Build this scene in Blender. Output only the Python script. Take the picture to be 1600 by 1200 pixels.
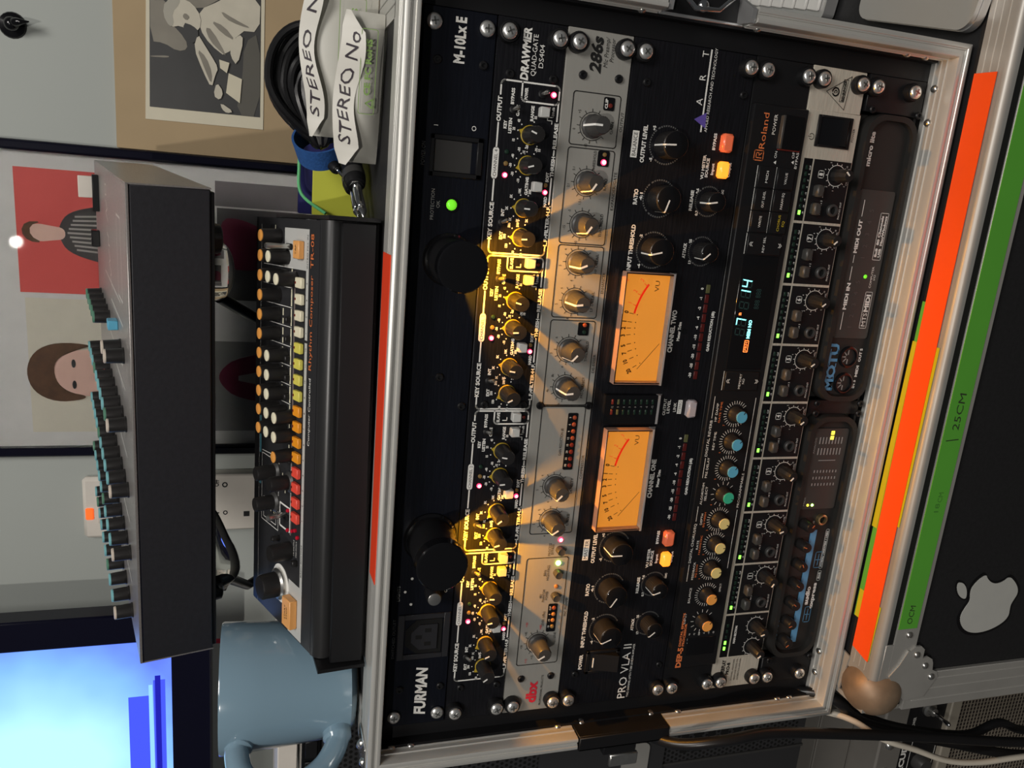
import bpy, math, random
from mathutils import Matrix, Vector, Euler
random.seed(7)
D = bpy.data
scn = bpy.context.scene
for o in list(D.objects): D.objects.remove(o)
col = scn.collection
MM = 0.001
PI = math.pi
# ------------------------------------------------------------------ camera
CAMP = Vector((386.02, -488.88, 441.25)) * MM
RIGHT = Vector((0.08704167, -0.2873923, -0.95384979))
DOWN = Vector((-0.96620089, -0.25757382, -0.01056246))
FWD = Vector((-0.24265117, 0.92252989, -0.30009835))
cam = D.cameras.new('camera'); cam.sensor_fit = 'HORIZONTAL'; cam.sensor_width = 36; cam.lens = 1235.36 / 1600 * 36
cam.clip_start = 0.01; cam.clip_end = 50
camo = D.objects.new('camera', cam); col.objects.link(camo)
camo.matrix_world = Matrix(((RIGHT.x, -DOWN.x, -FWD.x, CAMP.x), (RIGHT.y, -DOWN.y, -FWD.y, CAMP.y), (RIGHT.z, -DOWN.z, -FWD.z, CAMP.z), (0, 0, 0, 1)))
scn.camera = camo
# ------------------------------------------------------------------ light, world, exposure
scn.view_settings.view_transform = 'Standard'; scn.view_settings.look = 'None'
scn.view_settings.gamma = 1; scn.view_settings.use_curve_mapping = False
scn.view_settings.exposure = 0.0
w = D.worlds.new('room_ambience'); scn.world = w; w.use_nodes = True
w.node_tree.nodes['Background'].inputs[0].default_value = (.93, .97, 1.0, 1)
w.node_tree.nodes['Background'].inputs[1].default_value = 0.045
def lamp(name, kind, loc, power, color, size, target=None, **kw):
    l = D.lights.new(name, kind); l.energy = power; l.color = color
    if kind == 'AREA': l.size = size
    else: l.shadow_soft_size = size
    for k, v in kw.items(): setattr(l, k, v)
    o = D.objects.new(name, l); col.objects.link(o); o.location = Vector(loc) * MM
    if target:
        d = (Vector(target) - Vector(loc)).normalized(); o.rotation_euler = d.to_track_quat('-Z', 'Y').to_euler()
    return o
lamp('ceiling_downlight', 'POINT', (22, -1908, 1322), 45, (1, .95, .88), .022)
lamp('ceiling_panel', 'AREA', (800, -1000, 1650), 18, (1, .96, .91), .6, (250, 150, 300))

# ------------------------------------------------------------------ materials
MATS = {}
def mat(name, color=(.5, .5, .5), rough=.5, metal=0., emit=None, estr=0., noise=.06, nscale=60., bump=0., trans=0., ior=1.45, streak=None, coat=0., spec=.5, alpha=1.):
    if name in MATS: return MATS[name]
    m = D.materials.new(name); m.use_nodes = True; nt = m.node_tree; b = nt.nodes['Principled BSDF']
    b.inputs['Roughness'].default_value = rough; b.inputs['Metallic'].default_value = metal
    b.inputs['IOR'].default_value = ior; b.inputs['Specular IOR Level'].default_value = spec
    if trans: b.inputs['Transmission Weight'].default_value = trans
    if coat: b.inputs['Coat Weight'].default_value = coat; b.inputs['Coat Roughness'].default_value = .05
    if alpha < 1: b.inputs['Alpha'].default_value = alpha
    if emit:
        b.inputs['Emission Color'].default_value = (*emit, 1); b.inputs['Emission Strength'].default_value = estr
    tc = nt.nodes.new('ShaderNodeTexCoord'); mp = nt.nodes.new('ShaderNodeMapping'); nz = nt.nodes.new('ShaderNodeTexNoise')
    nt.links.new(tc.outputs['Object'], mp.inputs[0]); nt.links.new(mp.outputs[0], nz.inputs['Vector'])
    nz.inputs['Scale'].default_value = nscale; nz.inputs['Detail'].default_value = 4
    if streak: mp.inputs['Scale'].default_value = streak
    mx = nt.nodes.new('ShaderNodeMix'); mx.data_type = 'RGBA'
    lo = tuple(max(0, c * (1 - noise)) for c in color); hi = tuple(min(1, c * (1 + noise)) for c in color)
    mx.inputs[6].default_value = (*lo, 1); mx.inputs[7].default_value = (*hi, 1)
    nt.links.new(nz.outputs[0], mx.inputs[0]); nt.links.new(mx.outputs[2], b.inputs['Base Color'])
    if bump:
        bp = nt.nodes.new('ShaderNodeBump'); bp.inputs['Strength'].default_value = bump; bp.inputs['Distance'].default_value = .0006
        nt.links.new(nz.outputs[0], bp.inputs['Height']); nt.links.new(bp.outputs[0], b.inputs['Normal'])
    MATS[name] = m; return m
BR = (4, 40, 45)      # brushed along x
M = {}
def reg(k, *a, **kw): M[k] = mat(k, *a, **kw)
reg('black_anodised', (.007, .007, .009), .36, .0, noise=.6, nscale=14, streak=BR, bump=.5, spec=.4)
reg('black_furman', (.004, .005, .009), .42, 0, noise=.5, nscale=12, streak=BR, bump=.2, spec=.25)
reg('black_satin', (.009, .009, .010), .42, spec=.35)
reg('black_case', (.012, .012, .013), .6, noise=.3, nscale=300, bump=.2)
reg('black_gloss', (.006, .006, .007), .12)
reg('black_knob', (.016, .015, .015), .36)
reg('knob_grey', (.045, .044, .043), .42)
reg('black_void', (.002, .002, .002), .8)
reg('silver_panel', (.36, .35, .32), .42, .25, noise=.05, nscale=10, streak=BR, bump=.05)
reg('motu_black', (.024, .023, .022), .45, spec=.22); reg('brushed_silver', (.60, .55, .46), .42, .25, noise=.3, nscale=16, streak=BR, bump=.3)
reg('alu', (.60, .59, .555), .36, .45, noise=.07, nscale=30)
reg('alu_worn', (.38, .37, .345), .42, .35, noise=.2, nscale=25, bump=.05)
reg('alu_lid', (.66, .66, .66), .30, .8, noise=.04, nscale=20)
reg('chrome', (.80, .80, .80), .13, 1.0)
reg('steel', (.62, .61, .58), .28, .95, noise=.15, nscale=200)
reg('recess_grey', (.34, .34, .32), .3, .9); reg('tr_edge', (.035, .035, .036), .30, .4); reg('outlet_grey', (.020, .020, .023), .4); reg('screw_zinc', (.88, .88, .84), .3, .85, noise=.2, nscale=250)
reg('white_print', (.78, .77, .73), .6)
reg('grey_print', (.10, .10, .10), .6)
reg('dim_print', (.30, .30, .29), .6)
reg('black_print', (.008, .008, .008), .6)
reg('red_print', (.62, .02, .04), .5)
reg('orange_print', (.72, .19, .06), .5)
reg('yellow_print', (.55, .42, .03), .5)
reg('blue_print', (.10, .30, .52), .5)
reg('violet_print', (.12, .08, .36), .5)
reg('yellow_collar', (.45, .32, .03), .4)
reg('pointer_white', (.85, .84, .80), .5)
reg('button_grey', (.50, .50, .48), .5)
reg('button_dark', (.05, .048, .045), .4)
reg('button_clear', (.42, .38, .40), .25)
reg('led_red_on', (.9, .05, .1), .3, emit=(1, .02, .07), estr=5); reg('led_core', (1, .6, .7), .3, emit=(1, .45, .55), estr=3)
reg('led_pink_halo', (.5, .02, .06), .3, emit=(1, .03, .10), estr=1.2)
reg('led_green_on', (.3, .9, .1), .3, emit=(.45, 1, .12), estr=10)
reg('lamp_green', (.2, .8, .04), .3, emit=(.16, .75, .02), estr=.7)
reg('led_green_seg', (.2, .9, .1), .3, emit=(.20, 1, .06), estr=3)
reg('led_yellow_seg', (.9, .8, .1), .3, emit=(1, .85, .05), estr=2)
reg('led_off_red', (.14, .02, .015), .25)
reg('led_off_amber', (.38, .16, .05), .25)
reg('led_off_brown', (.22, .14, .05), .25)
reg('led_off_green', (.012, .030, .020), .25)
reg('led_off_orange', (.26, .06, .03), .25)
reg('seg_red', (.085, .010, .009), .4)
reg('seg_olive', (.10, .10, .04), .4)
reg('neon_button', (1, .28, .05), .25, emit=(1, .25, .015), estr=1.7)
reg('dim_button', (.55, .13, .07), .25, emit=(1, .16, .05), estr=.22)
reg('vu_face', (.22, .10, .02), .5, emit=(1, .34, .035), estr=.60, noise=.04, nscale=20)
reg('vu_red', (.6, .03, .01), .5, emit=(.75, .03, .005), estr=.5)
reg('vu_ink', (.03, .01, 0), .6)
reg('clear_plastic', (1, 1, 1), .04, trans=1., ior=1.3, noise=0)
reg('edge_glow_tint', (.42, .24, .17), .2); reg('clear_grey', (.30, .29, .29), .2)  # warm tint paints the meter light into the clear window edges
reg('vfd_cyan', (.2, .8, .8), .4, emit=(.25, .95, .95), estr=2.2)
reg('vfd_dim', (.02, .05, .05), .4)
reg('vfd_orange', (1, .2, .05), .4, emit=(1, .20, .04), estr=2.4)
reg('cap_blue', (.10, .38, .56), .4); reg('cap_green', (.04, .42, .26), .4); reg('cap_yellow', (.72, .60, .24), .4); reg('cap_orange', (.82, .36, .08), .4)
reg('cap_teal', (.20, .48, .52), .4); reg('cap_darkgreen', (.10, .25, .17), .4); reg('cap_beige', (.62, .54, .46), .4); reg('cap_ivory', (.85, .80, .60), .4)
reg('step_red', (.86, .085, .055), .4); reg('step_orange', (.90, .33, .02), .4); reg('step_yellow', (.74, .66, .12), .4); reg('step_white', (.82, .76, .56), .4)
reg('tr_orange_btn', (.80, .38, .12), .35)
reg('tr_panel', (.022, .022, .024), .42); reg('tr_grey', (.50, .50, .48), .45); reg('cream_print', (.80, .76, .56), .6); reg('tr_cyan', (.10, .30, .38), .4)
reg('synth_top', (.36, .335, .32), .32, .6, noise=.25, nscale=18, streak=(40, 6, 40), bump=.05)
reg('synth_box', (.014, .014, .018), .55, noise=.3, nscale=300, bump=.15)
reg('tape_orange', (.95, .085, .005), .5, noise=.05, nscale=40)
reg('tape_red', (.85, .055, .012), .5); reg('tape_green', (.10, .38, .04), .5, noise=.06, nscale=30); reg('tape_yellow', (.52, .46, .01), .5); reg('tape_grey', (.22, .22, .20), .5)
reg('marker_ink', (.03, .05, .02), .6); reg('marker_black', (.03, .02, .03), .6)
reg('wall_paint', (.41, .435, .41), .7, noise=.02, nscale=8, bump=.05)
reg('poster_white', (.74, .73, .70), .6); reg('poster_red', (.64, .085, .075), .6, noise=.08, nscale=15); reg('poster_cream', (.72, .68, .56), .6); reg('poster_grey', (.18, .165, .17), .6); reg('poster_dark', (.03, .025, .025), .6)
reg('skin', (.68, .44, .36), .6); reg('hair', (.10, .05, .025), .7, noise=.5, nscale=120); reg('suit_dark', (.05, .045, .045), .6); reg('suit_light', (.38, .36, .33), .6); reg('burgundy', (.18, .02, .05), .6); reg('navy', (.03, .03, .07), .6)
reg('frame_black', (.006, .006, .014), .1)
reg('glass_pane', (1, 1, 1), .02, trans=1., ior=1.05, noise=0)
reg('board_brown', (.42, .31, .18), .75, noise=.10, nscale=20)
reg('photo_paper', (.66, .61, .47), .5); reg('photo_dark', (.05, .05, .05), .4, noise=.3, nscale=20); reg('photo_mid', (.24, .22, .18), .5, noise=.3, nscale=30); reg('photo_light', (.58, .54, .44), .5, noise=.15, nscale=50)
reg('plastic_white', (.72, .67, .60), .4); reg('neon_red', (.9, .15, .03), .3, emit=(1, .13, .02), estr=.8)
reg('bezel', (.004, .004, .014), .25)
reg('mug_blue', (.20, .305, .385), .16, noise=.04, nscale=12, coat=.6); reg('mug_raw', (.55, .45, .32), .7)
reg('cable_black', (.010, .010, .011), .32); reg('cable_white', (.66, .60, .50), .5); reg('velcro_blue', (.018, .085, .28), .9, noise=.4, nscale=500, bump=.6)
reg('pouch_white', (.66, .64, .58), .5, noise=.03, nscale=30); reg('pouch_back', (.50, .49, .44), .45); reg('ink_green', (.22, .36, .10), .6)
reg('note_yellow', (.52, .54, .05), .6); reg('wire_green', (.12, .48, .20), .5); reg('deep_blue', (.02, .02, .10), .3); reg('rope_red', (.45, .02, .05), .7)
reg('rusty_ball', (.27, .19, .125), .5, .35, noise=.6, nscale=45, bump=.3)
reg('sticker_silver', (.46, .46, .43), .5)
reg('bulb_glass', (.94, .93, .88), .03, trans=1., ior=1.4, noise=0)
reg('grille_black', (.032, .032, .034), .42); reg('hole_black', (.001, .001, .001), .9)
reg('cabinet_grey', (.17, .16, .145), .6); reg('cloth_thread', (.22, .19, .15), .8); reg('cloth_dark', (.020, .014, .012), .9)
reg('key_white', (.72, .71, .68), .5); reg('floor_dark', (.06, .055, .05), .8)
# screen: blue emission with pale glow, drawn procedurally
def screen_mat():
    m = D.materials.new('screen_blue'); m.use_nodes = True; nt = m.node_tree; b = nt.nodes['Principled BSDF']
    tc = nt.nodes.new('ShaderNodeTexCoord'); mp = nt.nodes.new('ShaderNodeMapping'); nz = nt.nodes.new('ShaderNodeTexNoise'); rp = nt.nodes.new('ShaderNodeValToRGB')
    gr = nt.nodes.new('ShaderNodeTexGradient'); gr.gradient_type = 'SPHERICAL'
    nt.links.new(tc.outputs['Object'], mp.inputs[0]); mp.inputs['Location'].default_value = (1.75, 0, -3.75); mp.inputs['Scale'].default_value = (5.2, 1, 5.5)
    nt.links.new(mp.outputs[0], gr.inputs[0])
    nz.inputs['Scale'].default_value = 14; nt.links.new(tc.outputs['Object'], nz.inputs['Vector'])
    ad = nt.nodes.new('ShaderNodeMath'); ad.operation = 'MULTIPLY_ADD'; ad.inputs[1].default_value = .25
    nt.links.new(nz.outputs[0], ad.inputs[0]); nt.links.new(gr.outputs[1], ad.inputs[2]); nt.links.new(ad.outputs[0], rp.inputs[0])
    rp.color_ramp.elements[0].position = .08; rp.color_ramp.elements[0].color = (.10, .17, .95, 1)
    rp.color_ramp.elements[1].position = .75; rp.color_ramp.elements[1].color = (.45, .85, 1, 1)
    e = rp.color_ramp.elements.new(.35); e.color = (.20, .45, 1, 1)
    nt.links.new(rp.outputs[0], b.inputs['Emission Color']); b.inputs['Emission Strength'].default_value = 1.3; b.inputs['Base Color'].default_value = (.02, .02, .05, 1); b.inputs['Roughness'].default_value = .3
    return m
M['screen'] = screen_mat()
reg('screen_blue_bar', (.02, .02, .3), .4, emit=(.06, .10, .90), estr=1.0); reg('screen_dark_bar', (.01, .01, .2), .4, emit=(.01, .01, .45), estr=.8); reg('screen_pale', (.1, .3, .5), .4, emit=(.30, .62, 1), estr=1.0)

# ------------------------------------------------------------------ mesh builder (millimetres)
class MB:
    def __init__(s): s.v = []; s.f = []
    def add(s, vs, fs):
        n = len(s.v); s.v += [tuple(v) for v in vs]; s.f += [tuple(i + n for i in f) for f in fs]; return s
    def box(s, a, b, bev=0):
        x0, y0, z0 = (min(p, q) for p, q in zip(a, b)); x1, y1, z1 = (max(p, q) for p, q in zip(a, b))
        if bev <= 0:
            return s.add([(x0, y0, z0), (x1, y0, z0), (x1, y1, z0), (x0, y1, z0), (x0, y0, z1), (x1, y0, z1), (x1, y1, z1), (x0, y1, z1)],
                         [(0, 3, 2, 1), (4, 5, 6, 7), (0, 1, 5, 4), (1, 2, 6, 5), (2, 3, 7, 6), (3, 0, 4, 7)])
        bev = min(bev, .45 * min(x1 - x0, y1 - y0, z1 - z0))
        V = []; F = []; idx = {}
        for i, X in enumerate((x0, x1)):
            for j, Y in enumerate((y0, y1)):
                for k, Z in enumerate((z0, z1)):
                    sx, sy, sz = (1, -1)[i] * bev, (1, -1)[j] * bev, (1, -1)[k] * bev
                    for ax, p in enumerate(((X, Y + sy, Z + sz), (X + sx, Y, Z + sz), (X + sx, Y + sy, Z))):
                        idx[(i, j, k, ax)] = len(V); V.append(p)
        for ax in range(3):
            for e in (0, 1):
                o = [(0, 0), (1, 0), (1, 1), (0, 1)]
                q = []
                for (p, r) in o:
                    c = [0, 0, 0]; c[ax] = e; oth = [a_ for a_ in range(3) if a_ != ax]; c[oth[0]] = p; c[oth[1]] = r; q.append(idx[(*c, ax)])
                F.append(q)
        for ax in range(3):      # edge quads parallel to ax
            o1, o2 = [a_ for a_ in range(3) if a_ != ax]
            for p in (0, 1):
                for r in (0, 1):
                    c0 = [0, 0, 0]; c1 = [0, 0, 0]; c1[ax] = 1
                    for c in (c0, c1): c[o1] = p; c[o2] = r
                    F.append((idx[(*c0, o1)], idx[(*c1, o1)], idx[(*c1, o2)], idx[(*c0, o2)]))
        for i in (0, 1):
            for j in (0, 1):
                for k in (0, 1): F.append((idx[(i, j, k, 0)], idx[(i, j, k, 1)], idx[(i, j, k, 2)]))
        return s.add(V, F)
    def prism(s, poly, lo, hi, axis='y'):
        # poly in the plane of the other two axes (x,z for y; x,y for z; y,z for x)
        def P(p, t): return {'y': (p[0], t, p[1]), 'z': (p[0], p[1], t), 'x': (t, p[0], p[1])}[axis]
        n = len(poly); V = [P(p, lo) for p in poly] + [P(p, hi) for p in poly]
        F = [tuple(range(n)), tuple(range(2 * n - 1, n - 1, -1))] + [(i, (i + 1) % n, n + (i + 1) % n, n + i) for i in range(n)]
        return s.add(V, F)
    def lathe(s, prof, o, axis='-y', seg=24, cap0=True, cap1=True, a0=0, flute=0, fl=0):
        V = []; F = []
        for (r, t) in prof:
            for i in range(seg):
                a = 2 * PI * i / seg + a0
                rr = r - (flute if (i % 2) and fl else 0) * (1 if r > 1 else 0)
                c, q = rr * math.cos(a), rr * math.sin(a)
                p = {'-y': (c, -t, q), '+y': (c, t, q), '+z': (c, q, t), '-z': (c, q, -t), '+x': (t, c, q), '-x': (-t, c, q)}[axis]
                V.append((o[0] + p[0], o[1] + p[1], o[2] + p[2]))
        m = len(prof)
        for j in range(m - 1):
            for i in range(seg):
                k = (i + 1) % seg; F.append((j * seg + i, j * seg + k, (j + 1) * seg + k, (j + 1) * seg + i))
        if cap0: F.append(tuple(range(seg)))
        if cap1: F.append(tuple((m - 1) * seg + i for i in range(seg)))
        return s.add(V, F)
    def tube(s, pts, r, seg=10, closed=False):
        pts = [Vector(p) for p in pts]; n = len(pts); V = []; F = []; up = None
        for i, p in enumerate(pts):
            a = pts[(i - 1) % n] if (closed or i > 0) else p; b = pts[(i + 1) % n] if (closed or i < n - 1) else p
            t = (b - a).normalized()
            if up is None: up = t.orthogonal().normalized()
            up = (up - t * up.dot(t)).normalized(); sd = t.cross(up)
            rr = r[i] if isinstance(r, (list, tuple)) else r
            for k in range(seg):
                an = 2 * PI * k / seg; V.append(p + (up * math.cos(an) + sd * math.sin(an)) * rr)
        for i in range(n if closed else n - 1):
            j = (i + 1) % n
            for k in range(seg): F.append((i * seg + k, i * seg + (k + 1) % seg, j * seg + (k + 1) % seg, j * seg + k))
        if not closed: F += [tuple(range(seg)), tuple((n - 1) * seg + k for k in range(seg))]
        return s.add(V, F)
    def sphere(s, o, r, su=16, sv=10):
        rx, ry, rz = r if isinstance(r, (tuple, list)) else (r, r, r); V = []; F = []
        for j in range(sv + 1):
            t = PI * j / sv
            for i in range(su):
                a = 2 * PI * i / su; V.append((o[0] + rx * math.sin(t) * math.cos(a), o[1] + ry * math.sin(t) * math.sin(a), o[2] + rz * math.cos(t)))
        for j in range(sv):
            for i in range(su):
                k = (i + 1) % su; F.append((j * su + i, (j + 1) * su + i, (j + 1) * su + k, j * su + k))
        return s.add(V, F)
    def line(s, pts, wd, y, closed=False):   # flat ribbon in an x-z plane
        n = len(pts)
        for i in range(n if closed else n - 1):
            a = Vector(pts[i]); b = Vector(pts[(i + 1) % n]); d = (b - a)
            if d.length < 1e-6: continue
            d.normalize(); nn = Vector((-d.y, d.x)) * wd / 2; a2 = a - d * wd * .3; b2 = b + d * wd * .3
            q = [a2 + nn, a2 - nn, b2 - nn, b2 + nn]
            s.add([(p.x, y, p.y) for p in q], [(0, 1, 2, 3)])
        return s
    def rect(s, x0, x1, z0, z1, y): return s.add([(x0, y, z0), (x1, y, z0), (x1, y, z1), (x0, y, z1)], [(0, 1, 2, 3)])
    def disc(s, x, z, r, y, n=14): return s.add([(x + r * math.cos(2 * PI * i / n), y, z + r * math.sin(2 * PI * i / n)) for i in range(n)], [tuple(range(n))])
    def poly(s, pts, y): return s.add([(p[0], y, p[1]) for p in pts], [tuple(range(len(pts)))])
    def mesh(s, name, m, smooth=True):
        me = D.meshes.new(name); me.from_pydata([(a * MM, b * MM, c * MM) for a, b, c in s.v], [], s.f)
        import bmesh
        b = bmesh.new(); b.from_mesh(me); bmesh.ops.recalc_face_normals(b, faces=b.faces); b.to_mesh(me); b.free()
        me.materials.append(M[m] if isinstance(m, str) else m)
        if smooth:
            me.polygons.foreach_set('use_smooth', [True] * len(me.polygons)); me.set_sharp_from_angle(angle=math.radians(38))
        me.update(); return me
    def build(s, name, m, parent=None, loc=None, rot=None, smooth=True): return inst(name, s.mesh(name, m, smooth), parent, loc, rot)
def inst(name, me, parent=None, loc=None, rot=None):
    o = D.objects.new(name, me); col.objects.link(o); o.parent = parent
    if loc: o.location = Vector(loc) * MM
    if rot: o.rotation_euler = rot
    return o
def tag(o, label, cat, group=None):
    o['label'] = label; o['category'] = cat
    if group: o['group'] = group
    return o
def thing(name, label, cat, loc=(0, 0, 0), rot=(0, 0, 0), group=None):
    o = D.objects.new(name, None); col.objects.link(o); o.location = Vector(loc) * MM; o.rotation_euler = rot; o.empty_display_size = .01
    return tag(o, label, cat, group)
def struct(o): o['kind'] = 'structure'; return o
def rrect(x0, x1, z0, z1, r, n=5):
    out = []
    for cx, cz, a in ((x1 - r, z1 - r, 0), (x0 + r, z1 - r, 90), (x0 + r, z0 + r, 180), (x1 - r, z0 + r, 270)):
        for i in range(n + 1):
            t = math.radians(a + 90 * i / n); out.append((cx + r * math.cos(t), cz + r * math.sin(t)))
    return out
def arc(cx, cz, r, a0, a1, n=10):   # degrees clockwise from up
    return [(cx + r * math.sin(math.radians(a0 + (a1 - a0) * i / n)), cz + r * math.cos(math.radians(a0 + (a1 - a0) * i / n))) for i in range(n + 1)]
# ------------------------------------------------------------------ lettering (built-in font, cached per glyph)
CH = 'ABCDEFGHIJKLMNOPQRSTUVWXYZabcdefghijklmnopqrstuvwxyz0123456789-+.,:/()|&*!'
GL = {}
def load_glyphs():
    tmp = []
    for style, off in (('n', 0.0), ('b', .042)):
        for c in CH:
            for kind, body in (('g', c), ('a', c + '|')):
                if kind == 'a' and style == 'b': continue
                cu = D.curves.new('t', 'FONT'); cu.body = body; cu.size = 1; cu.resolution_u = 2; cu.offset = off; cu.fill_mode = 'FRONT'
                o = D.objects.new('t', cu); col.objects.link(o); tmp.append((style, c, kind, o))
    dg = bpy.context.evaluated_depsgraph_get(); dg.update()
    barL = None; raw = {}
    for style, c, kind, o in tmp:
        me = o.evaluated_get(dg).to_mesh()
        raw[(style, c, kind)] = ([tuple(v.co) for v in me.vertices], [tuple(p.vertices) for p in me.polygons]); o.evaluated_get(dg).to_mesh_clear()
    barR = max(v[0] for v in raw[('n', '|', 'g')][0]); H = max(v[1] for v in raw[('n', 'H', 'g')][0])
    for style in 'nb':
        for c in CH:
            adv = max(v[0] for v in raw[('n', c, 'a')][0]) - barR
            vs, fs = raw[(style, c, 'g')]; GL[(style, c)] = ([(x / H, y / H) for x, y, z in vs], fs, adv / H)
    for *_, o in tmp:
        cu = o.data; D.objects.remove(o); D.curves.remove(cu)
load_glyphs()
def text(mb, s, x0, x1, z, h, y=-.3, bold=False, shear=0., align='fit', rot=0., plane='xz'):
    """lettering: cap height h, baseline z; fit between x0 and x1, or centred on x0 with align='c' (x1 = width factor)"""
    st = 'b' if bold else 'n'; cur = 0; gl = []
    for c in s:
        if c == ' ': cur += .42; continue
        vs, fs, adv = GL[(st, c)]; gl.append((cur, vs, fs)); cur += adv
    if not gl: return
    mn = min(v[0] + o for o, vs, fs in gl for v in vs); mx_ = max(v[0] + o for o, vs, fs in gl for v in vs)
    if align == 'fit': k = (x1 - x0) / (mx_ - mn); base = x0
    elif align == 'c': k = h * (x1 or 1); base = x0 - k * (mx_ - mn) / 2
    else: k = h * (x1 or 1); base = x0
    ca, sa = math.cos(math.radians(rot)), math.sin(math.radians(rot)); px, pz = (x0 if align == 'c' else base), z
    for o, vs, fs in gl:
        out = []
        for vx, vy in vs:
            X = base + (vx + o - mn) * k + vy * h * shear; Z = z + vy * h
            if rot: dx, dz = X - px, Z - pz; X, Z = px + dx * ca - dz * sa, pz + dx * sa + dz * ca
            out.append((X, y, Z) if plane == 'xz' else (X, Z, y))
        mb.add(out, fs)
U = 44.45
# ------------------------------------------------------------------ shared rack hardware
def cached(fn):
    c = {}
    def g(*a):
        if a not in c: c[a] = fn(*a)
        return c[a]
    return g
@cached
def screw_mesh(kind):
    mb = MB()
    if kind == 'head':
        mb.lathe([(4.6, 0), (4.7, .9), (4.2, 1.9), (3.0, 2.5), (1.2, 2.75)], (0, 0, 0), '-y', 24)
    elif kind == 'cross':
        for a in (0, 90):
            q = MB().box((-2.2, -3.0, -.5), (2.2, -2.2, .5))
            ca, sa = math.cos(math.radians(a + 25)), math.sin(math.radians(a + 25)); mb.add([(x * ca - z * sa, y, x * sa + z * ca) for x, y, z in q.v], q.f)
    elif kind == 'washer':
        mb.lathe([(6.3, 0), (6.3, 3.8), (5.9, 5.0), (5.2, 5.2), (4.7, 4.4)], (0, 0, 0), '-y', 24)
    elif kind == 'hex':
        mb.lathe([(2.6, 0), (2.7, 1.2), (2.1, 1.9), (1.25, 1.9), (1.2, .8)], (0, 0, 0), '-y', 14)
    elif kind == 'rivet':
        mb.lathe([(3.0, 0), (2.8, .9), (1.7, 1.8), (.5, 2.0)], (0, 0, 0), '-y', 14)
    return mb.mesh(kind, {'head': 'screw_zinc', 'cross': 'recess_grey', 'washer': 'black_satin', 'hex': 'black_satin', 'rivet': 'steel'}[kind])
def rack_screws(par, hts, y=0, washer=True):
    for x in (8.75, 473.85):
        for z in hts:
            s_ = inst('rack_screw', screw_mesh('head'), par, (x, y - (4.6 if washer else 1), z), (0, random.uniform(0, 3), 0))
            inst('screw_recess', screw_mesh('cross'), s_)
            if washer: inst('cup_washer', screw_mesh('washer'), s_, (0, 4.6, 0))
def hexes(par, pts, y=0):
    for x, z in pts: inst('panel_bolt', screw_mesh('hex'), par, (x, y, z))
def panel(par, m, H=U, x0=0, x1=482.6, y1=4, mats='panel'):
    MB().box((x0, 0, .25), (x1, y1, H - .25), .5).build('front_panel', m, par)
    MB().box((20, y1, 1.2), (462.6, 240, H - 1.2)).build('chassis', 'black_satin', par)
def led(par, x, z, m, r=1.5, y=0, h=1.2):
    k = ('led', m, r, h)
    if k not in LEDS: LEDS[k] = MB().lathe([(r, 0), (r, h * .4), (r * .8, h * .8), (r * .35, h)], (0, 0, 0), '-y', 14).mesh('indicator_light', m)
    o = inst('indicator_light', LEDS[k], par, (x, y, z))
    if m == 'led_red_on':
        kk = ('core', r)
        if kk not in LEDS: LEDS[kk] = MB().lathe([(r * .72, h * .85), (r * .6, h * 1.05), (r * .2, h * 1.15)], (0, 0, 0), '-y', 12).mesh('light_core', 'led_core')
        inst('light_core', LEDS[kk], o)
    return o
LEDS = {}
def button(par, x, z, w, h, m, d=5, y=0, name='push_button', bev=.6):
    k = ('btn', w, h, m, d, bev)
    if k not in LEDS: LEDS[k] = MB().box((-w / 2, -d, -h / 2), (w / 2, 1, h / 2), bev).mesh(name, m)
    return inst(name, LEDS[k], par, (x, y, z))
@cached
def toggle_mesh(k):
    mb = MB()
    if k == 'bush': mb.lathe([(2.6, 0), (2.6, 1.2), (1.8, 1.6)], (0, 0, 0), '-y', 12)
    else: mb.lathe([(1.0, 0), (1.3, 6.5), (.8, 7.3)], (0, 0, 0), '-y', 10)
    return mb.mesh('toggle', 'black_satin' if k == 'bush' else 'steel')
def toggle(par, x, z, ang):
    b = inst('toggle_switch', toggle_mesh('bush'), par, (x, 0, z)); inst('lever', toggle_mesh('lever'), b, (0, -.8, 0), (math.radians(12), 0, math.radians(ang)))
def placed(par, name, meshes, loc, ang):
    """knob: first mesh is the knob, the others its sub-parts; ang = degrees clockwise from up"""
    k = inst(name, meshes[0][1], par, loc, (0, math.radians(ang), 0))
    for nm, me in meshes[1:]: inst(nm, me, k)
    return k
@cached
def knob_drawmer():
    b = MB().lathe([(5.6, .8), (5.4, 3), (5.0, 15), (4.6, 16), (2, 16.1)], (0, 0, 0), '-y', 24)
    y_ = MB().lathe([(5.95, 0), (5.95, .9), (5.6, 1.1)], (0, 0, 0), '-y', 24); y_.prism([(-2.0, 5.2), (2.0, 5.2), (0, 7.8)], -1.0, 0)
    l = MB().box((-.45, -16.4, .8), (.45, -16, 4.4))
    return [('knob', b.mesh('knob', 'black_knob')), ('pointer_collar', y_.mesh('pointer_collar', 'yellow_collar')), ('cap_line', l.mesh('cap_line', 'pointer_white'))]
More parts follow.
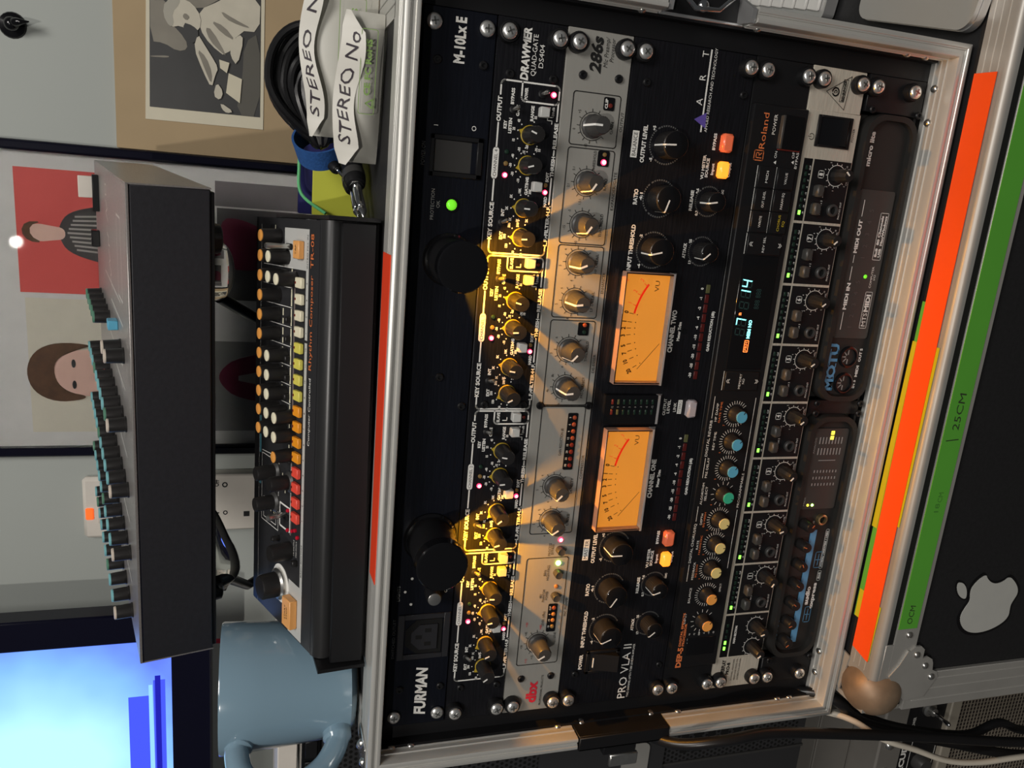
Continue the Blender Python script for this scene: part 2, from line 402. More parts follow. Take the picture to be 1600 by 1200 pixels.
@cached
def knob_dbx():
    b = MB().lathe([(7.6, 0), (7.6, 2.2), (6.6, 3.0), (5.5, 16.5), (4.9, 17.4), (2, 17.5)], (0, 0, 0), '-y', 28, flute=.22, fl=1)
    l = MB(); l.add([(-.65, -2.6, 7.2), (.65, -2.6, 7.2), (.65, -3.2, 6.85), (.65, -16.8, 5.75), (.65, -17.9, 5.2), (.65, -17.9, .3), (-.65, -17.9, .3), (-.65, -17.9, 5.2), (-.65, -16.8, 5.75), (-.65, -3.2, 6.85)],
                    [(0, 1, 2, 9), (9, 2, 3, 8), (8, 3, 4, 7), (7, 4, 5, 6)])
    return [('knob', b.mesh('knob', 'knob_grey')), ('pointer_line', l.mesh('pointer_line', 'pointer_white'))]
@cached
def knob_art(R):
    h = 15 if R > 7 else 13
    b = MB().lathe([(R, 0), (R, 1), (R, h - 1.4), (R - .6, h - .8)], (0, 0, 0), '-y', 64, flute=.22, fl=1)
    t = MB().lathe([(R - .5, h - 1.4), (R - .5, h - .4), (R - 1.1, h), (2, h + .05)], (0, 0, 0), '-y', 32)
    l = MB(); l.add([(-.5, -.8, R + .1), (.5, -.8, R + .1), (.5, -h + .6, R + .1), (-.5, -h + .6, R + .1), (.5, -h - .25, R - .9), (-.5, -h - .25, R - .9), (.5, -h - .25, .4), (-.5, -h - .25, .4)],
                    [(0, 1, 2, 3), (3, 2, 4, 5), (5, 4, 6, 7)])
    return [('knob', b.mesh('knob', 'black_knob')), ('knob_cap', t.mesh('knob_cap', 'black_gloss')), ('pointer_line', l.mesh('pointer_line', 'pointer_white'))]
@cached
def knob_roland(m):
    b = MB().lathe([(6.0, 0), (5.6, 1.4), (5.0, 2.4), (4.9, 8.2), (4.5, 8.6)], (0, 0, 0), '-y', 24)
    c = MB().lathe([(4.45, 8.3), (4.45, 8.9), (4.2, 9.1)], (0, 0, 0), '-y', 24); l = MB().box((-.3, -9.25, 2.4), (.3, -9.0, 4.4))
    return [('knob', b.mesh('knob', 'black_knob')), ('cap_disc', c.mesh('cap_disc', m)), ('cap_line', l.mesh('cap_line', 'black_print'))]
@cached
def knob_behr():
    b = MB().lathe([(5.0, 0), (4.9, 2), (4.3, 13), (3.6, 14.2), (1.5, 14.4)], (0, 0, 0), '-y', 20, flute=.3, fl=1)
    l = MB().box((-.4, -14.9, .4), (.4, -14.0, 3.6))
    return [('knob', b.mesh('knob', 'black_knob')), ('cap_line', l.mesh('cap_line', 'pointer_white'))]
@cached
def knob_motu():
    b = MB().lathe([(4.6, 0), (4.4, 1), (4.1, 10.2), (3.7, 11), (1, 11.1)], (0, 0, 0), '-y', 20)
    l = MB().box((-.25, -11.3, .8), (.25, -10.9, 3.6))
    return [('knob', b.mesh('knob', 'black_knob')), ('cap_line', l.mesh('cap_line', 'orange_print'))]
# ================================================================== the room
struct(MB().box((-1400, 500, -900), (1500, 520, 1300)).build('wall_back', 'wall_paint', smooth=False))
struct(MB().box((-1400, -1500, -920), (1500, 500, -900)).build('floor', 'floor_dark', smooth=False))
# ================================================================== rack flight case
CX0, CX1, CZ0, CZ1, CYF, CYB = -24, 507, -20, 370, -21, 430
case = thing('rack_flight_case', 'black flight case with grooved aluminium edges holding the rack of audio units', 'flight case')
MB().box((CX0 + 2, CYF + 34, CZ1 - 7), (CX1 - 2, CYB, CZ1 - 1.2)).build('top_panel', 'black_case', case)
MB().box((CX0 + 2, CYF + 20, CZ0 + 1.2), (CX1 - 2, CYB, CZ0 + 7)).build('bottom_panel', 'black_case', case)
MB().box((CX0 + 2, CYF + 20, CZ0 + 7), (CX0 + 8, CYB, CZ1 - 7)).build('side_panel', 'black_case', case)
MB().box((CX1 - 8, CYF + 20, CZ0 + 7), (CX1 - 2, CYB, CZ1 - 7)).build('side_panel', 'black_case', case)
MB().box((CX0 + 8, CYB - 6, CZ0 + 7), (CX1 - 8, CYB, CZ1 - 7)).build('back_panel', 'black_case', case)
# extrusion profile: (y, n) with n = 0 at the inner lip, n = 10 at the outer face
def ridge(y, n, h, w=.5): return [(y + w, n), (y, n - h), (y - w, n)]
PROF = [(3, .9), (3, 0)]
for yy in (-1.5, -6.5, -11.5): PROF += ridge(yy, 0, .8, .45)
PROF += [(-18.6, 0), (-20.4, .5), (-21, 1.6), (-20.9, 2.9), (-19.6, 3.3), (-19.5, 5.2), (-20.3, 5.5), (-20.4, 6.2), (-21, 6.6), (-21.2, 8.2), (-20.6, 9.5), (-19.2, 10)]
for yy in (-14, -10.5, -7, -3.5): PROF += [(yy - .5, 10), (yy, 9.3), (yy + .5, 10)]
PROF += [(15, 10), (15, 8.6), (4, 8.6), (4, .9)]
IN = (CX0 + 10, CX1 - 10, CZ0 + 10, CZ1 - 10)
def extr(side, t0=None, t1=None):
    V = []; F = []; n = len(PROF)
    for e in (0, 1):
        for (y, k) in PROF:
            if side in 'tb':
                x = (IN[0] - k if t0 is None else t0) if e == 0 else (IN[1] + k if t1 is None else t1)
                z = IN[3] + k if side == 't' else IN[2] - k; V.append((x, y, z))
            else:
                z = (IN[2] - k if t0 is None else t0) if e == 0 else (IN[3] + k if t1 is None else t1)
                x = IN[0] - k if side == 'l' else IN[1] + k; V.append((x, y, z))
    F = [tuple(range(n)), tuple(range(n, 2 * n))] + [(i, (i + 1) % n, n + (i + 1) % n, n + i) for i in range(n)]
    MB().add(V, F).build('edge_extrusion', 'alu', case)
extr('t'); extr('b'); extr('l', None, 133); extr('l', 211, None); extr('r', None, 150); extr('r', 212, None)
# top side strips and lower side strips along the depth
for x0, x1 in ((CX0, CX0 + 32), (CX1 - 32, CX1)):
    mb = MB().box((x0, CYF + 34, CZ1 - 1.4), (x1, CYB, CZ1)); mb.build('top_edge_strip', 'alu', case)
    for i in (8, 16, 24):
        MB().box((x0 + i - .4, CYF + 36, CZ1), (x0 + i + .4, CYB, CZ1 + .35)).build('strip_groove', 'alu_worn', case)
# rack rails
for x0, x1 in ((CX0 + 9, -.8), (483.4, CX1 - 9)):
    MB().box((x0, 3.2, CZ0 + 8), (x1, 8, CZ1 - 8)).build('rack_rail', 'black_satin', case)
    xx = x0 + 1 if x0 < 0 else x1 - 3
    MB().box((xx, -5, CZ0 + 12), (xx + 2, 3.2, CZ1 - 12)).build('rack_rail', 'black_satin', case)
# rivets on the inner strips
RIV = [('l', z) for z in (12, 24, 118, 222, 336, 350)] + [('r', z) for z in (4, 20, 140, 222, 330)] + [('b', x) for x in (8, 28, 455, 478)]
for sd, t in RIV:
    loc, rot = {'l': ((IN[0], -4.5, t), (0, 0, PI / 2)), 'r': ((IN[1], -4.5, t), (0, 0, -PI / 2)), 'b': ((t, -4.5, IN[2]), (-PI / 2, 0, 0))}[sd]
    inst('rivet', screw_mesh('rivet'), case, loc, rot)
# corner braces on the top corners
for sx, x0 in ((1, CX0 - 1.2), (-1, CX1 + 1.2)):
    m_ = MB().box((x0, CYF + 4, CZ1 - 30), (x0 + sx * 1.5, CYF + 40, CZ1 + 1.4), .5); m_.box((x0, CYF + 4, CZ1 + .1), (x0 + sx * 22, CYF + 34, CZ1 + 1.6), .5)
    br = m_.build('corner_brace', 'chrome', case)
    for dx, dy in ((6, 12), (14, 22), (6, 30)): inst('rivet', screw_mesh('rivet'), br, (x0 + sx * dx, CYF + dy, CZ1 + 1.5), (-PI / 2, 0, 0)).rotation_euler = (PI / 2 + PI, 0, 0)
# recessed latch dishes: left black, right chrome
d = MB(); d.box((CX0 + 8, -20, 134), (CX0 + 10.5, 4, 210), .5); d.box((CX0 - 1, -22, 134), (CX0 + 10.5, -19.5, 210), .6); d.box((CX0 - 1, -22, 134), (CX0 + 1, 16, 210), .6)
dish = d.build('latch_dish', 'black_satin', case)
for z in (142, 202): inst('rivet', screw_mesh('rivet'), dish, (CX0 + 10.5, -3, z), (0, 0, PI / 2))
l = MB().box((CX0 - 13, -16, 158), (CX0 - 1, -6, 186), .8); l.build('latch_catch', 'black_satin', case)
MB().box((CX0 - 24, -17, 156), (CX0 - 13, -13.5, 180), .8).build('latch_lip', 'steel', case)
d = MB(); d.prism([(CX1 - 10, -19), (CX1 - 8, 2), (CX1 + 6, 4), (CX1 + 8, -2), (CX1 - 2, -20.5)], 151, 154, 'z'); d.prism([(CX1 - 10, -19), (CX1 - 8, 2), (CX1 + 6, 4), (CX1 + 8, -2), (CX1 - 2, -20.5)], 208, 211, 'z')
d.box((CX1 - 10.5, -6, 151), (CX1 - 8.5, 3, 211), .5)
dish = d.build('latch_dish', 'alu_lid', case)
MB().box((CX1 - 8.5, -3, 153), (CX1 + 10, 2, 209), .6).build('latch_plate', 'black_satin', case)
b = MB(); b.tube([(CX1 + 6, -8, 160), (CX1 - 4, -10, 172), (CX1 - 5, -10, 188), (CX1 + 6, -8, 202)], 1.6); b.sphere((CX1 - 2, -6, 181), (4, 3, 4)); b.build('latch_catch', 'chrome', case)
# red tape along the top front edge
MB().prism([(125, -18.6), (340, -18.6), (339, 12), (122, 5)], 370.05, 370.5, 'z').build('tape_strip', 'tape_red', case)

# ================================================================== unit 1: power conditioner with rack lights
u = thing('power_conditioner', 'black one-unit power conditioner with two round pull-out lights, topmost in the rack', 'power unit', (0, 0, 7 * U))
panel(u, 'black_furman'); rack_screws(u, (6.35, 38.1), washer=False); hexes(u, ((30.5, 35), (30.4, 5.5), (242, 5), (453.5, 35), (453.5, 7), (261.6, 21)))
p = MB(); text(p, 'FURMAN', 8, 46, 15.5, 7.6, bold=True, shear=.15); text(p, 'M-10Lx E', 453, 478.4, 19, 6, bold=True); text(p, 'I', 417, 1, 32, 2.6, align='c'); text(p, 'O', 417.3, 1, 8.5, 2.8, align='c')
for x, z in ((117.7, 30.6), (107.8, 34.9), (98, 30.4)): p.disc(x, z, 1.0, -.3)
text(p, 'OFF', 108, 1, 5.2, 2, align='c'); p.build('panel_lettering', 'white_print', u)
p = MB(); text(p, 'POWER-ON', 393.5, 407, 39, 2.2); text(p, 'PROTECTION', 361.5, 380, 31.5, 2.1); text(p, 'OK', 371, 1, 28, 2.1, align='c'); text(p, 'LIGHTS', 101, 112.5, 38.5, 2); text(p, 'SWITCHED OUTLET', 56, 87, 40.2, 1.9); p.build('panel_lettering', 'dim_print', u)
f = MB(); f.box((387.5, -1.6, 3.5), (412, .5, 7), .4); f.box((387.5, -1.6, 33.5), (412, .5, 36), .4); f.box((387.5, -1.6, 3.5), (390.5, .5, 36), .4); f.box((409, -1.6, 3.5), (412, .5, 36), .4); f.build('switch_bezel', 'black_satin', u)
MB().prism([(-3.6, 33.4), (-1.2, 20), (.4, 7.1), (2, 7.1), (2, 33.4)], 390.7, 408.8, 'x').build('rocker_switch', 'knob_grey', u)
lb = led(u, 371.2, 20.7, 'lamp_green', 3.4, 0, 2.4); MB().lathe([(4.6, 0), (4.6, .8), (3.5, .9)], (371.2, 0, 20.7), '-y', 18).build('light_ring', 'black_gloss', u)
# IEC outlet
f = MB()
f.box((54.5, -1.2, 1.5), (90, .2, 6), .3); f.box((54.5, -1.2, 34), (90, .2, 38.5), .3); f.box((54.5, -1.2, 6), (58.5, .2, 34), .3); f.box((86, -1.2, 6), (90, .2, 34), .3); f.build('outlet_frame', 'outlet_grey', u)
MB().prism([(59, 7), (85.5, 7), (85.5, 25), (78, 33), (66, 33), (59, 25)], -.7, 0).build('outlet_well', 'hole_black', u)
f_ = 0; s_ = MB().prism([(62.5, 10.5), (82, 10.5), (82, 23), (76, 29), (68.5, 29), (62.5, 23)], -1.8, 0).build('outlet_block', 'outlet_grey', u)
for x, z in ((65.5, 15), (76, 15), (71, 21.5)): MB().box((x, -1.95, z), (x + 3, -1.7, z + 4.5)).build('outlet_slot', 'hole_black', s_)
k = MB().lathe([(5.2, 0), (5.2, 10.5), (4.7, 11.4)], (107, 0, 20.1 - 3.6), '-y', 28, flute=.12, fl=1).build('light_knob', 'black_satin', u); MB().lathe([(4.6, 11.2), (4.5, 11.8), (4.0, 12)], (107, 0, 16.5), '-y', 28).build('knob_cap', 'steel', k)
MB().lathe([(1.3, 0), (1.3, .9), (.4, 1.2)], (98, 0, 13), '-y', 10).build('dot', 'white_print', u)
# pull-out lights: tubes with an opening underneath where the lamp sits
for x, L, hd in ((337.5, 42, 15.2), (148, 44, 16.8)):
    t = MB().lathe([(hd + 1.4, 0), (hd + 1.4, 1.6), (hd + .6, 2.4), (hd, 3)], (x, 0, 20.4), '-y', 40).build('light_collar', 'black_gloss', u)
    # tube wall with open arc below
    V = []; F = []; A = [(-64 + 280 * i / 40) for i in range(41)]
    for yy in (-3, -L + 9):
        for rr in (hd - 1.2, hd - 3):
            for a in A: V.append((x + rr * math.cos(math.radians(a)), yy, 20.4 + rr * math.sin(math.radians(a))))
    n = len(A)
    for i in range(n - 1): F += [(i, i + 1, 2 * n + i + 1, 2 * n + i), (n + i, n + i + 1, 3 * n + i + 1, 3 * n + i), (i, i + 1, n + i + 1, n + i)]
    F += [(0, n, 3 * n, 2 * n), (n - 1, 2 * n - 1, 4 * n - 1, 3 * n - 1)]
    MB().add(V, F).build('light_tube', 'black_satin', t)
    MB().lathe([(hd - 1, L - 9.5), (hd, L - 9), (hd, L - 1.2), (hd - .8, L - .3), (hd - 3, L), (.4, L - .6)], (x, 0, 20.4), '-y', 48).build('light_end', 'black_gloss', t)
    MB().sphere((x, -26, 20.4), 2.6).build('lamp_bulb', mat('lamp_glow', (1, .6, .1), .4, emit=(1, .50, .06), estr=30), t)
    li = D.lights.new('rack_lamp', 'POINT'); li.energy = 2.2; li.color = (1, .40, .015); li.shadow_soft_size = .0018
    lo = D.objects.new('rack_lamp_light', li); col.objects.link(lo); lo.parent = u; lo.location = Vector((x, -27, 18.0)) * MM

# ================================================================== unit 2: quad gate
u = thing('quad_gate', 'black one-unit four-channel gate with white outlines and yellow-collared knobs', 'audio processor', (0, 0, 6 * U))
panel(u, 'black_anodised'); rack_screws(u, (6.35, 38.1)); hexes(u, ((26.9, 34.5), (26.4, 6.9), (243.1, 33.8), (243.2, 6.8), (451.1, 34.7), (451, 7)))
p = MB(); text(p, 'DRAWMER', 448.5, 478.4, 23.2, 4.6, bold=True, shear=.12); text(p, 'QUAD-GATE', 451.5, 475.1, 18.6, 3); text(p, 'DS404', 456.6, 469.8, 14, 3)
Yp = -.3
def dial(px, pz, labs, r0=8.2, r1=11, h=1.55, dots=True, mb=None):
    mb = mb or p
    for s, a in labs:
        sa, ca = math.sin(math.radians(a)), math.cos(math.radians(a))
        if dots: mb.disc(px + r0 * sa, pz + r0 * ca, .45, Yp, 8)
        text(mb, s, px + r1 * sa, .85, pz + r1 * ca - h / 2, h, bold=True, align='c')
for c, X in enumerate((80.9, 185.0, 288.4, 391.9)):
    L, R = X - 48.3, X + 53.6
    if c == 3: R = X + 55.5
    lw = 1.0
    # outlines
    p.line([(X - 40.5, 39.4), (L + 2.5, 39.4)] + arc(L + 2.5, 36.9, 2.5, 0, -90, 5) + [(L, 4.3)] + arc(L + 2.5, 4.3, 2.5, -90, -180, 5) + [(X - 42.5, 1.8)], lw, Yp)
    p.line([(X - 16, 39.4), (X - 2.5, 39.4)], lw, Yp); p.line([(X + 16, 39.4), (X + 30.5, 39.4)], lw, Yp)
    p.line([(X + 47, 39.4), (R - 2.5, 39.4)] + arc(R - 2.5, 36.9, 2.5, 0, 90, 5) + [(R, 4.3)] + arc(R - 2.5, 4.3, 2.5, 90, 180, 5) + [(X + 35, 1.8)], lw, Yp)
    p.line([(X - 15.5, 1.8), (X + .5, 1.8)], lw, Yp); p.line([(X + 14.5, 1.8), (X + 17.5, 1.8)], lw, Yp)
    p.line([(R, 26), (X + 47, 26)] + arc(X + 47, 23.5, 2.5, 0, -90, 4) + [(X + 44.5, 4.3)] + arc(X + 47, 4.3, 2.5, -90, -180, 4), lw, Yp)
    p.poly(rrect(X - 2.8, X + 16.2, 37.4, 41.4, 2), Yp)
    text(p, 'KEY SOURCE', X - 40, X - 17, 38.2, 2.5, bold=True); text(p, 'OUTPUT', X + 31.3, X + 46, 38.2, 2.5, bold=True)
    text(p, 'L.F. FILTER H.F.', X - 42, X - 16.5, .7, 2.2, bold=True); p.disc(X - 36.2, 1.8, .6, Yp); p.disc(X - 23.2, 1.8, .6, Yp)
    text(p, 'THRESH', X + 1.3, X + 13.8, .7, 2.2, bold=True); text(p, 'RELEASE', X + 18.5, X + 33.8, .7, 2.2, bold=True)
    for s, a, b_, z in (('BYPASS', 42, 51.5, 30.6), ('GATE', 35.5, 42, 26.6), ('KEY', 27.5, 32.5, 34), ('LISTEN', 25, 34, 30.8), ('RANGE', 33.5, 42.5, 17.2), ('INT', -25, -20.5, 31), ('EXT', -39.5, -34.5, 31), ('GATING', -11, 0, 16.8), ('SOFT', -2, 4, 3.6), ('HARD', -17.5, -11, 3.6), ('POWER' if c == 3 else 'SLAVE', 45.6, 52.6, 22.2)):
        text(p, s, X + a, X + b_, z, 1.9, bold=True)
    if c < 3: p.line([(X + 49, 17), (X + 47, 17), (X + 47, 20)], .6, Yp)
    text(p, '-20dB', X + 37, X + 43, 4, 1.4); text(p, '-90dB', X + 37, X + 43, 6.6, 1.4); p.line([(X + 33, 5), (X + 35, 5), (X + 35, 8), (X + 37, 8), (X + 37, 5)], .4, Yp)
    dial(X + 25.2, 18.6, (('.1S', -75), ('1S', -20), ('2S', 15), ('4S', 45), ('5S', 105), ('10', -130)))
    dial(X + 7, 18.6, (('0', -95), ('-10', -62), ('-20', -32), ('-30', -4), ('-40', 26), ('-50', 56), ('-60', 84), ('-70', 118)))
    dial(X - 19.1, 18.6, (('500', -75), ('1K', -42), ('2K', -4), ('5K', 38), ('10K', 72), ('35K', 108)))
    dial(X - 37.4, 18.6, (('50', -95), ('100', -66), ('150', -32), ('250', 0), ('500', 40), ('1K', 72), ('2K', 105)))
    for (dx, ang) in ((25.2, 12), (7, -10), (-19.1, (-20, -32, 8, -4)[c]), (-37.4, (-30, -12, -25, 0)[c])):
        placed(u, 'knob', knob_drawmer(), (X + dx, 0, 18.6), ang + random.uniform(-8, 8))
    toggle(u, X - 28.8, 32, (14, 14, 14, 14)[c]); toggle(u, X + 39, 30.6, 10)
    led(u, X, 32.6, 'led_red_on', 1.7); led(u, X + 7, 32.5, 'led_off_brown', 1.5); led(u, X + 14, 32.5, 'led_off_green', 1.5)
    led(u, X - 8.4, 5.2, 'led_red_on', 1.6); led(u, X - 4, 5.2, 'led_off_brown', 1.4)
    button(u, X + 39.3, 11.2, 6.2, 6.2, 'button_grey', 5); button(u, X - 5.4, 11.6, 6.2, 6.2, 'button_grey', 5)
    if c < 3: button(u, X + 50, 11.2, 6.2, 6.2, 'button_grey', 5); led(u, X + 49.3, 5.1, 'led_off_red', 1.3)
    else: toggle(u, X + 50, 13, 8); led(u, X + 50.2, 5.4, 'led_red_on', 1.8)
p.build('panel_lettering', 'white_print', u)
p = MB()
for c, X in enumerate((80.9, 185.0, 288.4, 391.9)): text(p, 'CHANNEL %d' % (c + 1), X - 1.3, X + 14.7, 38.4, 2.0, y=-.4)
p.build('channel_lettering', 'black_print', u)

# ================================================================== unit 3: silver mic processor
u = thing('mic_processor', 'silver-grey one-unit microphone preamp processor with dark tapered knobs', 'audio processor', (0, 0, 5 * U))
panel(u, 'silver_panel'); rack_screws(u, (6.35, 38.1)); hexes(u, ((28.9, 32.2), (29, 8.5), (242.6, 38.8), (242.6, 3), (456, 32.3), (456.4, 8)))
p = MB(); lw = .6
for a, b_ in ((414.6, 446.4), (352.8, 412.8), (304, 351.6), (243, 302), (146.8, 241.8), (40.3, 127.6)): p.line(rrect(a, b_, 4.8, 36.9, 1.8, 4), lw, Yp, True)
text(p, '286s', 458, 478.8, 21, 7, bold=True, shear=.2); text(p, 'Mic Preamp/', 462, 479.2, 16.6, 2.7, shear=.2); text(p, 'Processor', 465.5, 479, 12.8, 2.7, shear=.2)
for s, a, b_, z in (('OUTPUT', 425, 437, 1.6), ('GAIN', 423, 430.5, 8), ('EXPANDER/GATE', 376, 400, 1.6), ('RATIO', 388, 395.5, 8), ('THRESHOLD', 358, 373, 8), ('ENHANCER', 321, 335, 1.6), ('HF DETAIL', 334, 347, 8), ('LF DETAIL', 308.5, 322, 8), ('DE-ESSER', 266, 279, 1.6), ('THRESHOLD', 274, 288, 8), ('FREQUENCY', 248, 263, 8), ('COMPRESSOR', 188, 206, 1.6), ('DENSITY', 177, 189, 8), ('DRIVE', 152.5, 161.5, 8), ('GAIN REDUCTION dB', 206, 226, 19.5), ('MIC PREAMP', 79, 94, 1.6), ('PROCESS', 129, 139, 19.2), ('BYPASS', 130, 138, 17), ('80Hz', 113, 118, 21), ('HIGH-PASS', 109.5, 121.5, 18.6), ('48V', 95, 98.6, 22.5), ('PHANTOM', 92, 102, 20.2), ('POWER', 93.5, 100.5, 17.8), ('LEVEL (dBu)', 72, 84, 18.6), ('THRESHOLD', 399.5, 412, 17.4), ('LINE', 61, 66, 8)):
    text(p, s, a, b_, z, 1.9)
text(p, 'PROFESSIONAL PRODUCTS', 4, 30, 14.2, 1.6)
KN = [(426.5, 0, ('-10', '0', '+5')), (391.8, -58, ('1.5:1', '2:1', '5:1')), (365.4, -56, ('-30', '-15', '-5')), (340.8, -23, ('4', '5', '6')), (315.3, -7, ('4', '5', '6')), (282, -48, ('4', '5', '6')), (255.8, -6, ('1k', '4k', '8k')), (183.3, -46, ('4', '5', '6')), (157.2, -34, ('4', '5', '6')), (58.4, -30, ('+15', '+30', '+45'))]
for x, ang, lb in KN:
    for i in range(11):
        a = math.radians(-140 + 28 * i); p.line([(x + 8.6 * math.sin(a), 22.1 + 8.6 * math.cos(a)), (x + 10.6 * math.sin(a), 22.1 + 10.6 * math.cos(a))], .4, Yp)
    p.line(arc(x, 22.1, 8.6, -140, 140, 24), .4, Yp)
    for s, a in zip(lb, (-75, -12, 40)): text(p, s, x + 12.6 * math.sin(math.radians(a)), .85, 21.3 + 12.6 * math.cos(math.radians(a)), 1.7, align='c')
    placed(u, 'knob', knob_dbx(), (x, 0, 22.1), ang)
p.rect(236.9, 248, 38.2, 39.2, Yp) if False else None
p.line([(242.3, 36), (242.3, 5.5)], .6, Yp)
p.build('panel_lettering', 'black_print', u)
p = MB(); text(p, 'dbx', 6.8, 25.5, 18.8, 7.6, bold=True); text(p, '+30', 74, 1, 31, 1.7, align='c'); text(p, '+15', 43.5, 1, 29, 1.7, align='c'); text(p, '+60', 71, 1, 20, 1.7, align='c'); p.build('red_lettering', 'red_print', u)
for x0, x1, z0, z1, nm in ((437, 445, 8.8, 16.2, 'CLIP'), (402.8, 412.4, 8.3, 16.3, None), (292, 301, 9.2, 17, None), (195.4, 237.2, 9.8, 17.2, None), (67, 90, 9.3, 16.4, None)):
    wnd = MB().prism(rrect(x0, x1, z0, z1, 1.0, 3), -.6, 0).build('indicator_window', 'black_gloss', u)
    if nm: q = MB(); text(q, nm, x0 + 1, x1 - 1, z1 - 2.6, 1.7, y=-.8, bold=True); q.build('window_lettering', 'white_print', wnd)
led(u, 440, 11.6, 'led_off_red', 1.5, -.5); led(u, 410.2, 11.8, 'led_off_brown', 1.4, -.5); led(u, 405.4, 12, 'led_red_on', 1.9, -.5)
led(u, 299.2, 12.4, 'led_off_orange', 1.5, -.5); led(u, 294.4, 12.4, 'led_off_green', 1.5, -.5)
q = MB()
for i in range(8):
    x = 198.8 + 35.2 * i / 7; led(u, x, 12.3, 'led_off_orange' if i > 3 else 'led_off_red', 1.6, -.5); text(q, ('30', '25', '20', '15', '12', '9', '6', '3')[i], x, 1, 14.9, 1.4, y=-.8, align='c')
for x, s in ((71.4, '-20'), (76.6, '-10'), (81.6, '0'), (86.7, 'CLIP')): led(u, x, 12, ('led_off_brown', 'led_off_amber', 'led_off_amber', 'led_off_orange')[[71.4, 76.6, 81.6, 86.7].index(x)], 1.6, -.5); text(q, s, x, .9, 14.4, 1.3, y=-.8, align='c')
q.build('window_lettering', 'white_print', u)
led(u, 141.4, 12.5, 'led_red_on', 1.9); led(u, 122.9, 12.3, 'led_green_on', 2.0); led(u, 104, 12, 'led_off_amber', 1.6)
for x in (133.6, 115.2, 96.7): MB().lathe([(3.0, 0), (3.0, 5), (2.7, 5.6), (2.1, 5.4)], (x, 0, 12.6), '-y', 18).build('push_button', 'knob_grey', u)

# ================================================================== unit 4: two-unit valve leveler with VU meters
u = thing('leveling_amplifier', 'black two-unit leveling amplifier with two glowing orange needle meters', 'audio processor', (0, 0, 3 * U))
panel(u, 'black_anodised', 2 * U); rack_screws(u, (6.35, 2 * U - 6.35)); hexes(u, ((28.1, 77.7), (28.7, 6), (456.8, 77.4), (457.1, 6.5)))
p = MB()
for ox in (0, -286.7):
    for x, z, R, ang in ((420.2, 57.9, 8.8, (-4, 0)), (386, 57.9, 8.8, (-73, -58)), (352, 57.9, 8.8, (-14, -22)), (387, 21.2, 6.6, (-10, -17)), (353.4, 21, 6.6, (-42, -40))):
        ang = ang[0] if ox == 0 else ang[1]
        placed(u, 'knob', knob_art(R), (x + ox, 0, z), ang)
        ra = R + 3.2
        gp = MB()
        for a0, a1 in ((-150, -55), (-45, 45), (55, 150)): gp.line(arc(x + ox, z, ra, a0, a1, 12), 1.0, Yp)
        gp.build('dial_arc', 'grey_print', u)
    for s, a, b_, z, h in (('OUTPUT LEVEL', 407.8, 431.3, 72.8, 2.7), ('RATIO', 381, 391, 74, 2.7), ('4:1', 384, 389, 70.6, 1.8), ('INPUT THRESHOLD', 337.2, 368, 72.8, 2.7), ('RELEASE', 380, 393.5, 33, 2.1), ('ATTACK', 348, 358.5, 33, 2.1), ('VU METER', 401, 417, 27.6, 2), ('SOURCE', 402.5, 415, 24.6, 2), ('Input', 404.5, 412, 20.6, 1.8), ('Output', 404, 413.5, 7.8, 1.8), ('BYPASS', 420.5, 431.3, 21.8, 2.0), ('-6', 339.5, 342.5, 66, 1.8), ('-2', 359.5, 362, 67, 1.8), ('-5', 409, 411.5, 67, 1.8), ('+5', 428.5, 431.5, 67, 1.8), ('0.3', 377, 380.5, 28, 1.8), ('0.6', 391.5, 395, 29.5, 1.8), ('12', 344.5, 347, 28, 1.8), ('25', 358.5, 361.2, 29.5, 1.8), ('SEC', 391, 395.5, 10.5, 1.5)):
        text(p, s, a + ox, b_ + ox, z, h, bold=True)
    p.rect(410.5 + ox, 427.2 + ox, 78.2, 82.8, Yp)
    button(u, 425.7 + ox, 14.8, 12, 8, 'dim_button', 5, name='lit_button', bev=1.4); button(u, 408.3 + ox, 14.6, 11, 7.4, 'neon_button', 5, name='lit_button', bev=1.4)
q = MB(); text(q, 'BALANCE', 411.5, 426.2, 79.2, 2.7, y=-.4); text(q, 'MASTER', 125, 139.5, 79.2, 2.7, y=-.4); text(q, 'STEREO', 237.3, 246.2, 19.4, 1.9, y=-.4); q.build('box_lettering', 'black_print', u)
p.rect(236.6, 246.9, 18.6, 22, Yp)
for s, a, b_, z, h in (('LINK', 238, 245, 23.2, 2.2), ('OUTPUT', 235.5, 248, 31.4, 2.2), ('LEVEL', 237, 247, 28.2, 2.2)): text(p, s, a, b_, z, h)
button(u, 241, 12, 13, 7.5, 'button_clear', 5, bev=1.4)
